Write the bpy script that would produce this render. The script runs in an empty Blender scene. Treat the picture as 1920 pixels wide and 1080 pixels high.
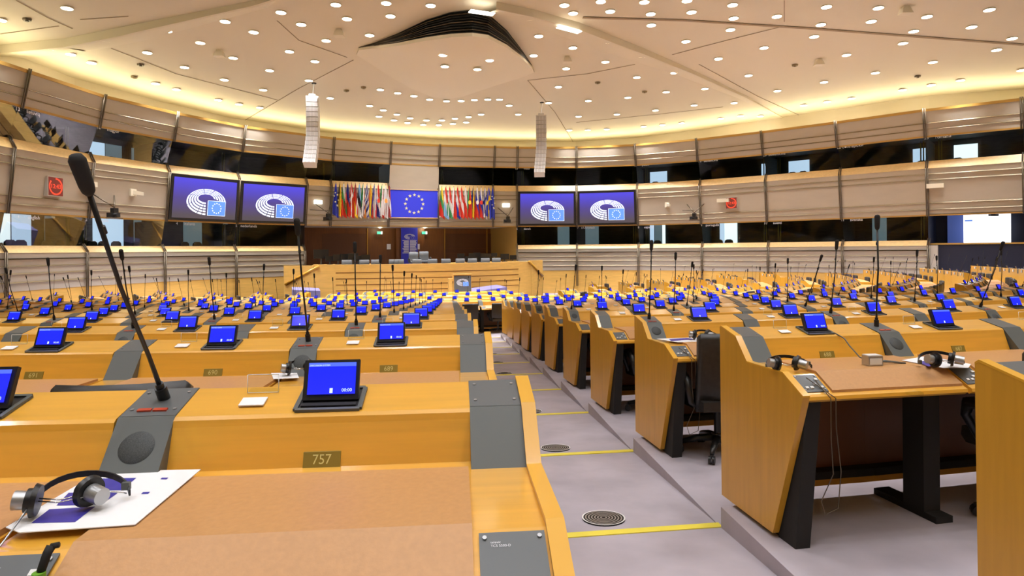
import bpy, bmesh, math, random
from mathutils import Vector, Matrix
random.seed(7)
SC = .85                       # units below are 1/SC metres, measured from the camera; a last step scales the hall
OFF = Vector((0, 0, 3.12))     # the lowest floor of the hall lies at z = 0
scene = bpy.context.scene
COL = scene.collection
PI = math.pi

# ------------------------------------------------------------------ camera, exposure, world
FPX, HZ, ROLL = 1200., 468., math.radians(.46)
cam_data = bpy.data.cameras.new('camera'); cam = bpy.data.objects.new('camera', cam_data); COL.objects.link(cam)
cam_data.sensor_width = 36; cam_data.lens = FPX * 36 / 1920
cam_data.shift_y = -(540 - HZ) / 1920
cam_data.clip_start = .02; cam_data.clip_end = 300
cam.location = OFF * SC
cam.rotation_euler = (Matrix.Rotation(PI / 2, 3, 'X') @ Matrix.Rotation(-ROLL, 3, 'Z')).to_euler()
scene.camera = cam
scene.view_settings.view_transform = 'Standard'; scene.view_settings.look = 'None'
scene.view_settings.exposure = 0.22; scene.view_settings.gamma = 1
scene.view_settings.use_curve_mapping = False
world = bpy.data.worlds.new('world'); scene.world = world; world.use_nodes = True
world.node_tree.nodes['Background'].inputs[0].default_value = (.9, .95, 1, 1)
world.node_tree.nodes['Background'].inputs[1].default_value = .03
COVE_W, LAMP_W = 30, 680

# ------------------------------------------------------------------ helpers: pixels to points of the hall
def uv(x, y):
    a, b = x - 960, 540 - y
    c, s = math.cos(ROLL), math.sin(ROLL)
    return a * c + b * s, -a * s + b * c - (540 - HZ)
def atz(x, y, z):
    u, v = uv(x, y); D = FPX * z / v
    return Vector((u * D / FPX, D, z))
def atD(x, y, D):
    u, v = uv(x, y)
    return Vector((u * D / FPX, D, v * D / FPX))

# ------------------------------------------------------------------ materials
def nd(nt, t, **kw):
    n = nt.nodes.new(t)
    for k, v in kw.items(): setattr(n, k, v)
    return n
def mat(name, col, rough=.5, metal=0, spec=.5, coat=0, emit=0, emitcol=None, noise=None, bump=0, sheen=0):
    m = bpy.data.materials.new(name); m.use_nodes = True
    nt = m.node_tree; p = nt.nodes['Principled BSDF']
    p.inputs['Base Color'].default_value = (*col, 1); p.inputs['Roughness'].default_value = rough
    p.inputs['Metallic'].default_value = metal; p.inputs['Specular IOR Level'].default_value = spec
    p.inputs['Coat Weight'].default_value = coat; p.inputs['Coat IOR'].default_value = 1.75 if coat > .7 else 1.5; p.inputs['Coat Roughness'].default_value = .12
    if emit:
        p.inputs['Emission Color'].default_value = (*(emitcol or col), 1); p.inputs['Emission Strength'].default_value = emit
    if noise:                                    # (scale, amount, stretch)
        sc, am, st = noise
        tc = nd(nt, 'ShaderNodeTexCoord'); mp = nd(nt, 'ShaderNodeMapping'); mp.inputs['Scale'].default_value = st
        nz = nd(nt, 'ShaderNodeTexNoise'); nz.inputs['Scale'].default_value = sc; nz.inputs['Detail'].default_value = 5
        nt.links.new(tc.outputs['Object'], mp.inputs[0]); nt.links.new(mp.outputs[0], nz.inputs['Vector'])
        cr = nd(nt, 'ShaderNodeValToRGB')
        cr.color_ramp.elements[0].position = .3; cr.color_ramp.elements[1].position = .7
        cr.color_ramp.elements[0].color = (*[c * (1 - am) for c in col], 1)
        cr.color_ramp.elements[1].color = (*[min(1, c * (1 + am)) for c in col], 1)
        nt.links.new(nz.outputs['Fac'], cr.inputs[0]); nt.links.new(cr.outputs[0], p.inputs['Base Color'])
        if bump:
            bp = nd(nt, 'ShaderNodeBump'); bp.inputs['Strength'].default_value = bump; bp.inputs['Distance'].default_value = .01
            nt.links.new(nz.outputs['Fac'], bp.inputs['Height']); nt.links.new(bp.outputs[0], p.inputs['Normal'])
    return m
M = {}
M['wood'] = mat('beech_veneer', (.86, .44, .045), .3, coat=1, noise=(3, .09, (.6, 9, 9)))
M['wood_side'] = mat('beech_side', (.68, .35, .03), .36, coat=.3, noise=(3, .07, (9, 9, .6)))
M['wood_edge'] = mat('beech_edge', (.80, .42, .035), .3, coat=.4)
M['sillwood'] = mat('maple_sill', (.80, .56, .24), .4, noise=(2, .08, (4, 4, 12)))
M['podwood'] = mat('podium_maple', (.78, .47, .12), .45, coat=.1, noise=(1.5, .08, (1, 1, 7)))
M['brown'] = mat('brown_panelling', (.20, .07, .012), .45, noise=(2, .12, (6, 6, .5)))
M['brown_dark'] = mat('brown_panelling_dark', (.13, .045, .01), .45)
M['leather'] = mat('tan_leather', (.56, .29, .11), .42, noise=(60, .05, (1, 1, 1)), bump=.08)
M['grey'] = mat('grey_plate', (.115, .125, .13), .42, coat=.1)
M['grey_face'] = mat('grey_metal', (.10, .11, .105), .45)
M['grille'] = mat('speaker_grille', (.045, .05, .05), .6, noise=(400, .5, (1, 1, 1)))
M['black'] = mat('black_plastic', (.012, .012, .013), .35)
M['matte'] = mat('black_matte', (.015, .014, .014), .8)
M['red'] = mat('red_key', (.55, .07, .03), .3)
M['white'] = mat('white_plastic', (.8, .8, .78), .4)
M['paper'] = mat('white_paper', (.86, .86, .88), .7)
M['paperblue'] = mat('blue_print', (.05, .04, .35), .5)
M['brass'] = mat('brass_plate', (.33, .24, .045), .4, metal=.3)
M['brassnum'] = mat('brass_digits', (.75, .66, .25), .4)
M['chrome'] = mat('polished_steel', (.7, .7, .7), .15, metal=1)
M['silver'] = mat('silver_cap', (.45, .46, .47), .3, metal=.7)
M['screen'] = mat('blue_display', (.01, .01, .25), .12, emit=1.0, emitcol=(.012, .022, .93))
M['screenbar'] = mat('display_bar', (.05, .08, .6), .2, emit=.9, emitcol=(.08, .15, .95))
M['screentext'] = mat('display_text', (.5, .6, .9), .3, emit=1, emitcol=(.55, .75, 1))
M['chairleather'] = mat('black_leather', (.028, .025, .023), .38, noise=(30, .2, (1, 1, 1)), bump=.1)
M['greyfabric'] = mat('grey_leather', (.13, .14, .15), .5)
M['floor'] = mat('mauve_grey_carpet', (.42, .38, .425), .75, noise=(2.2, .13, (1, 1, 1)))
M['yellow'] = mat('yellow_strip', (.85, .72, .08), .5)
M['wall'] = mat('taupe_panel', (.47, .41, .325), .5, metal=0, noise=(.8, .04, (1, 1, 3)))
M['wall_lo'] = mat('pale_taupe_panel', (.52, .47, .40), .5, noise=(.8, .04, (1, 1, 3)))
M['rail'] = mat('bronze_rail', (.25, .19, .10), .4, metal=.2)
M['mullion'] = mat('bronze_post', (.14, .11, .075), .35, metal=.6)
M['goldwood'] = mat('golden_trim', (.50, .30, .07), .4)
M['ceiling'] = mat('ceiling_paint', (.72, .65, .50), .8)
M['panel'] = mat('hanging_panel_paint', (.76, .69, .54), .7)
M['seam'] = mat('ceiling_seam', (.35, .26, .16), .8)
M['louver'] = mat('black_louvre', (.012, .012, .01), .6)
M['bulb'] = mat('downlight_lens', (1, 1, 1), .5, emit=9, emitcol=(1, .93, .78))
M['tube'] = mat('light_slot', (1, 1, 1), .5, emit=4, emitcol=(1, .95, .82))
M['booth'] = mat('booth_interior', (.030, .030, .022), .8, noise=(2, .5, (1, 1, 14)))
M['boothbeam'] = mat('booth_olive', (.09, .09, .02), .7)
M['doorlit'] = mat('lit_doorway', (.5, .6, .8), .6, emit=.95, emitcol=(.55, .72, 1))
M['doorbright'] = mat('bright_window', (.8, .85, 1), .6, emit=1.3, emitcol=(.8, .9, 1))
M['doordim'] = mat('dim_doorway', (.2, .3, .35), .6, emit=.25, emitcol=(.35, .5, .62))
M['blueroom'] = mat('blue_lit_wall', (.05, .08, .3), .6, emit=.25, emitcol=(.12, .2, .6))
M['navy'] = mat('dark_blue_recess', (.012, .014, .035), .6)
M['screenwhite'] = mat('projection', (.9, .9, .95), .6, emit=1.6, emitcol=(.93, .96, 1))
M['logowhite'] = mat('logo_white', (.8, .85, 1), .5, emit=.75, emitcol=(.75, .88, 1))
M['logoblue'] = mat('logo_blue', (.1, .25, .8), .5, emit=.7, emitcol=(.09, .24, .85))
M['printwhite'] = mat('print_white', (.8, .82, .88), .6)
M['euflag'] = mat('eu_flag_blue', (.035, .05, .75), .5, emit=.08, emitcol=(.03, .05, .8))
M['star'] = mat('flag_star', (.75, .75, .5), .5)
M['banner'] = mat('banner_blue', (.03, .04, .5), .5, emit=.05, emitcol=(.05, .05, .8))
M['ledred'] = mat('red_led', (.8, .05, .02), .4, emit=1.2, emitcol=(1, .07, .03))
M['clockface'] = mat('clock_face', (.22, .04, .03), .4)
M['exitgreen'] = mat('exit_green', (.05, .4, .3), .4, emit=.5, emitcol=(.05, .5, .4))
M['exitwhite'] = mat('exit_white', (.8, .9, .9), .4, emit=1, emitcol=(.8, 1, .95))
M['lampwhite'] = mat('wall_lamp', (1, 1, .95), .4, emit=2.5, emitcol=(1, .97, .85))
M['lavender'] = mat('lavender_carpet', (.22, .20, .42), .8)
M['arraywhite'] = mat('speaker_white', (.72, .70, .66), .5)
M['arraygrille'] = mat('speaker_mesh', (.50, .48, .46), .6, noise=(200, .25, (1, 1, 1)))
M['plug'] = mat('green_plug', (.15, .4, .03), .4)
M['amber'] = mat('amber_ring', (.8, .25, .04), .4)
M['purple'] = mat('purple_folder', (.08, .05, .4), .5)
def glass(name, tint, r=.02, base=.04):
    m = bpy.data.materials.new(name); m.use_nodes = True; nt = m.node_tree; nt.nodes.clear()
    o = nd(nt, 'ShaderNodeOutputMaterial'); mx = nd(nt, 'ShaderNodeMixShader')
    t = nd(nt, 'ShaderNodeBsdfTransparent'); t.inputs[0].default_value = (*tint, 1)
    g = nd(nt, 'ShaderNodeBsdfGlossy'); g.inputs['Roughness'].default_value = r
    lw = nd(nt, 'ShaderNodeFresnel'); lw.inputs[0].default_value = 1.5
    ml = nd(nt, 'ShaderNodeMath', operation='MULTIPLY'); ml.inputs[1].default_value = .22; nt.links.new(lw.outputs[0], ml.inputs[0]); nt.links.new(ml.outputs[0], mx.inputs[0]); nt.links.new(t.outputs[0], mx.inputs[1]); nt.links.new(g.outputs[0], mx.inputs[2])
    nt.links.new(mx.outputs[0], o.inputs[0])
    return m
M['glass'] = glass('booth_glass', (.72, .78, .72))
M['acrylic'] = glass('clear_acrylic', (.93, .95, .92), .05)
def screen_gradient():
    m = bpy.data.materials.new('video_picture'); m.use_nodes = True; nt = m.node_tree
    p = nt.nodes['Principled BSDF']; p.inputs['Base Color'].default_value = (.01, .01, .02, 1); p.inputs['Roughness'].default_value = .3
    tc = nd(nt, 'ShaderNodeTexCoord'); sp = nd(nt, 'ShaderNodeSeparateXYZ'); cr = nd(nt, 'ShaderNodeValToRGB')
    nt.links.new(tc.outputs['Generated'], sp.inputs[0]); nt.links.new(sp.outputs['Z'], cr.inputs[0])
    e = cr.color_ramp.elements; e[0].position = .08; e[0].color = (.075, .06, .07, 1); e[1].position = .95; e[1].color = (.075, .06, .66, 1)
    k = e.new(.5); k.color = (.07, .05, .24, 1)
    nt.links.new(cr.outputs[0], p.inputs['Emission Color']); p.inputs['Emission Strength'].default_value = 1
    return m
M['video'] = screen_gradient()
FL = {k: mat('flag_' + k, c, .6) for k, c in dict(blue=(.03, .05, .5), black=(.02, .015, .02), yellow=(.85, .6, .03), red=(.65, .04, .02), white=(.8, .78, .8),
      green=(.05, .3, .1), orange=(.75, .28, .04), sky=(.25, .5, .85), maroon=(.35, .05, .05), navy=(.02, .03, .25)).items()}

# ------------------------------------------------------------------ mesh builder
class MB:
    def __init__(s): s.v = []; s.f = []; s.mi = []; s.sm = []
    def add(s, vs, fs, mi=0, smooth=False):
        o = len(s.v); s.v += [tuple(v) for v in vs]
        for f in fs: s.f.append(tuple(i + o for i in f)); s.mi.append(mi); s.sm.append(smooth)
    def box(s, c, d, mi=0, R=None):
        x, y, z = [k / 2 for k in d]; c = Vector(c)
        vs = [Vector((a, b, e)) for a in (-x, x) for b in (-y, y) for e in (-z, z)]
        if R is not None: vs = [R @ v for v in vs]
        s.add([c + v for v in vs], [(0, 1, 3, 2), (4, 6, 7, 5), (0, 4, 5, 1), (2, 3, 7, 6), (0, 2, 6, 4), (1, 5, 7, 3)], mi)
    def hexa(s, p, mi=0):       # 8 points: bottom 4, top 4
        s.add(p, [(0, 3, 2, 1), (4, 5, 6, 7), (0, 1, 5, 4), (1, 2, 6, 5), (2, 3, 7, 6), (3, 0, 4, 7)], mi)
    def prism(s, yz, x0, x1, mi=0, cap=None):
        n = len(yz)
        vs = [(x0, y, z) for y, z in yz] + [(x1, y, z) for y, z in yz]
        s.add(vs, [(i, (i + 1) % n, n + (i + 1) % n, n + i) for i in range(n)], mi)
        s.add(vs, [tuple(range(n - 1, -1, -1)), tuple(range(n, 2 * n))], mi if cap is None else cap)
    def tube(s, pts, r, n=8, mi=0, cap=True):
        pts = [Vector(p) for p in pts]; rs = r if isinstance(r, (list, tuple)) else [r] * len(pts)
        vs = []; a = None
        for i, p in enumerate(pts):
            d = (pts[min(i + 1, len(pts) - 1)] - pts[max(i - 1, 0)]).normalized()
            if a is None: a = d.cross(Vector((1, 0, 0)) if abs(d.x) < .8 else Vector((0, 0, 1)))
            a = (a - d * a.dot(d)).normalized(); b = d.cross(a)
            for k in range(n):
                t = 2 * PI * k / n; vs.append(p + (a * math.cos(t) + b * math.sin(t)) * rs[i])
        fs = [(i * n + k, i * n + (k + 1) % n, (i + 1) * n + (k + 1) % n, (i + 1) * n + k) for i in range(len(pts) - 1) for k in range(n)]
        if cap: fs += [tuple(range(n - 1, -1, -1)), tuple(range((len(pts) - 1) * n, len(pts) * n))]
        s.add(vs, fs, mi, True)
    def cyl(s, c, r, h, n=16, mi=0, axis='Z', r2=None, R=None):
        r2 = r if r2 is None else r2; c = Vector(c); vs = []
        for k, (rr, hh) in enumerate(((r, -h / 2), (r2, h / 2))):
            for i in range(n):
                t = 2 * PI * i / n; a, b = rr * math.cos(t), rr * math.sin(t)
                v = Vector({'Z': (a, b, hh), 'Y': (a, hh, b), 'X': (hh, a, b)}[axis])
                vs.append(c + (R @ v if R is not None else v))
        s.add(vs, [(i, (i + 1) % n, n + (i + 1) % n, n + i) for i in range(n)], mi, True)
        s.add(vs, [tuple(range(n - 1, -1, -1)), tuple(range(n, 2 * n))], mi)
    def mesh(s, name, mats):
        me = bpy.data.meshes.new(name); me.from_pydata(s.v, [], s.f)
        for m in mats: me.materials.append(m)
        me.polygons.foreach_set('material_index', s.mi); me.polygons.foreach_set('use_smooth', s.sm)
        bm = bmesh.new(); bm.from_mesh(me); bmesh.ops.recalc_face_normals(bm, faces=bm.faces); bm.to_mesh(me); bm.free()
        return me
    def build(s, name, mats, parent=None, loc=(0, 0, 0), rot=(0, 0, 0)):
        return obj(name, s.mesh(name, mats if isinstance(mats, list) else [mats]), parent, loc, rot)
def obj(name, me, parent=None, loc=(0, 0, 0), rot=(0, 0, 0)):
    o = bpy.data.objects.new(name, me); COL.objects.link(o); o.parent = parent; o.location = loc; o.rotation_euler = rot
    return o
def tag(o, label, cat, group=None):
    o['label'] = label; o['category'] = cat
    if group: o['group'] = group
    return o
def thing(name, label, cat, loc=(0, 0, 0), rz=0, group=None):
    o = bpy.data.objects.new(name, None); COL.objects.link(o); o.location = loc; o.rotation_euler = (0, 0, rz)
    o.empty_display_size = .1
    return tag(o, label, cat, group)
def struct(o): o['kind'] = 'structure'; return o
def copy_tree(o, parent=None):
    c = o.copy(); COL.objects.link(c); c.parent = parent
    for ch in list(o.children): copy_tree(ch, c)
    return c
def text_mesh(s, size, depth=.0, align='CENTER'):
    cu = bpy.data.curves.new('lettering', 'FONT'); cu.body = s; cu.size = size; cu.align_x = align; cu.align_y = 'CENTER'; cu.extrude = depth
    cu.resolution_u = 3
    o = bpy.data.objects.new('lettering', cu); COL.objects.link(o)
    dg = bpy.context.evaluated_depsgraph_get(); me = bpy.data.meshes.new_from_object(o.evaluated_get(dg))
    bpy.data.objects.remove(o); bpy.data.curves.remove(cu)
    return me
def map_mesh(me, F):            # F(x, y) -> 3D point; moves flat lettering on to a surface
    for v in me.vertices: v.co = F(v.co.x, v.co.y)
    return me
def words(n):
    o = ['', 'first', 'second', 'third', 'fourth', 'fifth', 'sixth', 'seventh', 'eighth', 'ninth', 'tenth', 'eleventh', 'twelfth', 'thirteenth',
         'fourteenth', 'fifteenth', 'sixteenth', 'seventeenth', 'eighteenth', 'nineteenth']
    if n < 20: return o[n]
    t = {2: 'twent', 3: 'thirt', 4: 'fort', 5: 'fift', 6: 'sixt', 7: 'sevent', 8: 'eight', 9: 'ninet'}[n // 10]
    return t + 'ieth' if n % 10 == 0 else t + 'y-' + o[n % 10]

# ------------------------------------------------------------------ plan of the hall
m0 = Vector((-6.2, 42.)); es = Vector((.92, .39)).normalized(); et = Vector((.39, -.92)).normalized()
def st(s, t): return m0 + es * s + et * t
def to_st(p): d = Vector((p[0], p[1])) - m0; return d.dot(es), d.dot(et)
PX = [(52, 134), (195, 181), (332, 213), (459, 238), (626, 260), (733, 268), (824, 273), (927, 276), (970, 277), (1080, 277), (1190, 272),
      (1305, 262), (1427, 248), (1566, 230), (1732, 207), (1915, 186)]
RP = {k: atz(k, y, 7.)[:2] for k, y in PX}; RP = {k: Vector(v) for k, v in RP.items()}
RP[570] = RP[459] + (RP[626] - RP[459]).normalized() * 4.06
back = [(25.0, 26.5), (25.6, 30.5), (25., 34.5), (23., 38.5), (19.5, 42.), (14.5, 45.), (8., 47.), (0, 47.6)]
ringR = [RP[k] for k in (733 + 91, 927, 970, 1080, 1190, 1305, 1427, 1566, 1732, 1915)] + [st(s, t) for s, t in back]
mir = []
for k in (1566, 1732, 1915):
    s_, t_ = to_st(RP[k]); mir.append(st(-s_, t_))
ringL = [RP[k] for k in (733, 626, 570, 459, 332, 195, 52)] + mir + [st(-s, t) for s, t in back[:-1]]
RING = list(reversed(ringL)) + ringR      # left-behind ... podium ... right-behind, closed
NR = len(RING)
i0 = len(ringL) - 1                       # vertex 733
IDX = {733: i0, 824: i0 + 1, 927: i0 + 2, 970: i0 + 3, 1080: i0 + 4, 1190: i0 + 5, 1305: i0 + 6, 1427: i0 + 7, 1566: i0 + 8, 1732: i0 + 9, 1915: i0 + 10,
       626: i0 - 1, 570: i0 - 2, 459: i0 - 3, 332: i0 - 4, 195: i0 - 5, 52: i0 - 6}
cen = st(0, 23)
NRM = []
for i in range(NR):
    a, b = RING[i - 1], RING[(i + 1) % NR]; d = (b - a).normalized(); n = Vector((-d.y, d.x))
    if n.dot(RING[i] - cen) < 0: n = -n
    NRM.append(n)
def ring(i, d, z): i %= NR; p = RING[i] + NRM[i] * d; return Vector((p.x, p.y, z))
def mod(i, u, d, z): return ring(i, d, z).lerp(ring(i + 1, d, z), u)
def inside(p, margin):
    p = Vector((p[0], p[1])); c = False
    for i in range(NR):
        a, b = RING[i], RING[(i + 1) % NR]
        if (a.y > p.y) != (b.y > p.y) and p.x < (b.x - a.x) * (p.y - a.y) / (b.y - a.y) + a.x: c = not c
        ab = b - a; t = max(0, min(1, (p - a).dot(ab) / ab.length_squared))
        if (a + ab * t - p).length < margin: return False
    return c
PROFILE = dict(top=(0, 7.0), ub=(.33, 5.68), g1b=(.88, 4.45), s1=(.65, 4.08), mb=(.95, 1.62), g2t=(1.0, 1.60), g2b=(1.3, .30), s2=(1.05, .04), lb=(1.1, -1.5))
def mband(z): a, b = PROFILE['s1'], PROFILE['mb']; t = (a[1] - z) / (a[1] - b[1]); return a[0] + (b[0] - a[0]) * t
def uband(z): return .33 * (7 - z) / 1.32
def lband(z): return 1.05 + .05 * (.04 - z) / 1.54
NEARWALL = range(IDX[52] - 2, IDX[1915] + 1)
def quadwall(name, i, d0, z0, d1, z1, m, th=.08):
    b = MB(); a = [ring(i, d0, z0), ring(i + 1, d0, z0), ring(i + 1, d1, z1), ring(i, d1, z1)]
    o = [ring(i, d0 + th, z0), ring(i + 1, d0 + th, z0), ring(i + 1, d1 + th, z1), ring(i, d1 + th, z1)]
    b.hexa(a + o); return struct(b.build(name, m))
def rail(name, i, z, dfun, r=.022, m=None, ins=.03):
    b = MB(); d = dfun(z) - ins
    b.hexa([ring(i, d - .03, z - r), ring(i + 1, d - .03, z - r), ring(i + 1, d + .05, z - r), ring(i, d + .05, z - r),
            ring(i, d, z + r), ring(i + 1, d, z + r), ring(i + 1, d + .05, z + r), ring(i, d + .05, z + r)])
    return struct(b.build(name, m or M['rail']))
PODIUM_MODS = [IDX[570], IDX[626], IDX[733], IDX[824], IDX[927]]
SCREENROOM = [IDX[1732], IDX[1915]]
tn = 0
for i in range(NR):
    near = i in NEARWALL
    quadwall('wall_upper', i, 0, 7.0, .33, 5.68, M['wall'])
    quadwall('wall_middle', i, .65, 4.08, .95, 1.62, M['wall'])
    quadwall('trim_top', i, -.04, 7.06, -.02, 6.93, M['goldwood'], .12)
    quadwall('trim_sill', i, .84, 4.47, .62, 4.06, M['sillwood'], .1)
    quadwall('trim_soffit', i, .9, 1.66, .93, 1.59, M['goldwood'], .12)
    quadwall('trim_head', i, .30, 5.72, .32, 5.64, M['goldwood'], .12)
    if i not in PODIUM_MODS and i not in SCREENROOM:
        quadwall('wall_lower', i, 1.05, .06, 1.1, -1.5, M['wall_lo'])
        quadwall('trim_ledge', i, 1.26, .32, 1.02, .03, M['sillwood'], .1)
        quadwall('wall_base', i, 1.12, -1.48, 1.12, -3.2, M['podwood'])
    if near:
        for z in (6.35, 6.03): rail('trim_rail', i, z, uband)
        for z in ((3.77, 3.48, 2.27, 1.94) if i != IDX[733] else (2.05, 1.9)): rail('trim_rail', i, z, mband)
        if i not in PODIUM_MODS and i not in SCREENROOM:
            for z in (-.22, -.50, -.80, -1.15): rail('trim_rail', i, z, lband)
    # mullions
    if near:
        for kind in ('upper', 'middle', 'lower'):
            if kind == 'lower' and (i in (IDX[626], IDX[733], IDX[824], IDX[927], IDX[1915])): continue
            b = MB(); tdir = (Vector((NRM[i % NR].y, -NRM[i % NR].x)))
            pr = {'upper': [(-.10, 7.1), (.25, 5.6)], 'middle': [(.80, 4.55), (.56, 4.08), (.87, 1.55)], 'lower': [(1.2, .42), (.96, .05), (1.0, -2.6)]}[kind]
            for sgn in (-.045, .045):
                for (d0, z0), (d1, z1) in zip(pr, pr[1:]):
                    t3 = Vector((tdir.x, tdir.y, 0)) * sgn
                    b.tube([ring(i, d0, z0) + t3, ring(i, d1, z1) + t3], .03, 6)
            struct(b.build('trim_post', M['mullion']))
# glass bands and the booths behind them
BOOTH_D = 3.4
def booth(i, zt, zb, dt, db, nm):
    g = MB(); g.add([ring(i, db, zb), ring(i + 1, db, zb), ring(i + 1, dt, zt), ring(i, dt, zt)], [(0, 1, 2, 3)])
    w = struct(g.build('window_' + nm, M['glass']))
    b = MB(); D2 = BOOTH_D
    b.add([ring(i, D2, zb - .5), ring(i + 1, D2, zb - .5), ring(i + 1, D2, zt + .15), ring(i, D2, zt + .15)], [(0, 1, 2, 3)])
    b.add([ring(i, .95, zb - .5), ring(i + 1, .95, zb - .5), ring(i + 1, D2, zb - .5), ring(i, D2, zb - .5)], [(0, 1, 2, 3)])
    b.add([ring(i, dt, zt + .15), ring(i + 1, dt, zt + .15), ring(i + 1, D2, zt + .15), ring(i, D2, zt + .15)], [(0, 1, 2, 3)])
    b.add([ring(i, dt + .03, zt), ring(i, db + .03, zb), ring(i, D2, zb), ring(i, D2, zt)], [(0, 1, 2, 3)])
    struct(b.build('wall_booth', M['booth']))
    c = MB()
    for u in ((.1, .13) if i % 2 else (.9, .93)):
        c.tube([mod(i, u, 1.7, zb), mod(i, u, 1.7, zt)], .035, 5)
    struct(c.build('trim_booth', M['boothbeam']))
nwin = 0
for i in range(NR):
    if i not in NEARWALL:
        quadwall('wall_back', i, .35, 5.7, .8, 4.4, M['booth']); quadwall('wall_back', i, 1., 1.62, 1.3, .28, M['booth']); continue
    if i == IDX[733]:
        quadwall('wall_centre', i, .33, 5.7, .62, 4.06, M['wall'])
    else:
        nwin += 1; booth(i, 5.66, 4.46, .36, .86, str(nwin))
    if i not in PODIUM_MODS and i not in SCREENROOM:
        nwin += 1; booth(i, 1.6, .31, 1.0, 1.28, str(nwin))
def on_ring(px, py, d):                    # where the line of sight through a pixel column meets the ring at offset d
    u, _ = uv(px, py); dirv = Vector((u / FPX, 1)).normalized(); best = None
    for i in range(NR):
        a = ring(i, d, 0).to_2d(); b = ring(i + 1, d, 0).to_2d(); ab = b - a
        den = dirv.x * ab.y - dirv.y * ab.x
        if abs(den) < 1e-9: continue
        t = (a.x * ab.y - a.y * ab.x) / den; k = (a.x * dirv.y - a.y * dirv.x) / den
        if t > 3 and -1e-6 <= k <= 1.000001 and (best is None or t < best[0]): best = (t, i, k)
    return best[1], best[2], best[0] * dirv.y
def ring_point(px, py, dfun=None, d=None, inw=0):  # point on a wall band under a pixel
    dd = .8 if d is None else d
    for _ in range(4):
        i, k, D = on_ring(px, py, dd - inw); z = uv(px, py)[1] * D / FPX
        if dfun: dd = dfun(z)
    p = mod(i, k, dd - inw, z); a, b = ring(i, dd, z), ring(i + 1, dd, z); t = (b - a).normalized()
    return p, t, i, k
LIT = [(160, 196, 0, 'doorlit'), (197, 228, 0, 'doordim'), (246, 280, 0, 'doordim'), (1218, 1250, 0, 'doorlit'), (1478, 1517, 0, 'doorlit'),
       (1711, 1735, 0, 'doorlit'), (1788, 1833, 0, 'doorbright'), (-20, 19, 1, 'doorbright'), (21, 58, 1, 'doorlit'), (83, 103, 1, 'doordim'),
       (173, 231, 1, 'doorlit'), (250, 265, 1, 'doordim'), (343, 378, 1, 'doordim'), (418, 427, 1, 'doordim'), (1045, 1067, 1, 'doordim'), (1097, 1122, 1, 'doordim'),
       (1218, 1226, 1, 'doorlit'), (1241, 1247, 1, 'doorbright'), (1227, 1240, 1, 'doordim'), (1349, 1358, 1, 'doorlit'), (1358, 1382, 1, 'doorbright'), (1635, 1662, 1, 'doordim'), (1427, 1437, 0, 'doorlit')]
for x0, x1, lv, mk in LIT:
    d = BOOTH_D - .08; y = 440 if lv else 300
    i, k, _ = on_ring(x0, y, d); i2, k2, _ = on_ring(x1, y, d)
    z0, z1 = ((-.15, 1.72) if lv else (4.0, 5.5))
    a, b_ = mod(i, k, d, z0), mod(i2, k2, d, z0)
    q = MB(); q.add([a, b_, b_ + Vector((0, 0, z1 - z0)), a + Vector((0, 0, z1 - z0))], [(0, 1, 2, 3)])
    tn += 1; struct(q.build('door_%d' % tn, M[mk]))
# booth chairs behind the glass
def booth_chair_mesh():
    b = MB(); prof = [(-.25, 0), (-.28, .3), (-.24, .5), (-.12, .58), (.12, .58), (.24, .5), (.28, .3), (.25, 0)]
    n = len(prof); b.add([(x, -.05, z) for x, z in prof] + [(x, .05, z) for x, z in prof],
        [tuple(range(n)), tuple(range(2 * n - 1, n - 1, -1))] + [(i, (i + 1) % n, n + (i + 1) % n, n + i) for i in range(n)])
    b.box((0, .2, -.02), (.5, .45, .1)); b.cyl((0, .2, -.27), .04, .42); b.cyl((0, .2, -.46), .22, .04)
    return b.mesh('booth_chair', [M['matte']])
bcm = booth_chair_mesh()
k_ = 0
for (px, lv) in [(18, 1), (38, 1), (88, 1), (110, 1), (135, 1), (172, 1), (193, 1), (217, 1), (256, 1), (345, 1), (369, 1), (210, 0), (262, 0), (1090, 1), (1232, 1), (1347, 1), (1366, 1), (1485, 0), (1505, 0), (1728, 0), (1795, 0), (1228, 0)]:
    i, k, _ = on_ring(px, 440 if lv else 300, 1.75); p = mod(i, k, 1.75, (-.02 if lv else 4.05) + .0)
    o = obj('booth_chair', bcm, None, p, (0, 0, math.atan2(NRM[i].y, NRM[i].x) - PI / 2)); k_ += 1
    tag(o, 'black office chair back behind the %s booth glass, %s from the left' % ('lower' if lv else 'upper', words(k_ if lv else k_)), 'chair', 'chairs inside the interpreter booths')
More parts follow.
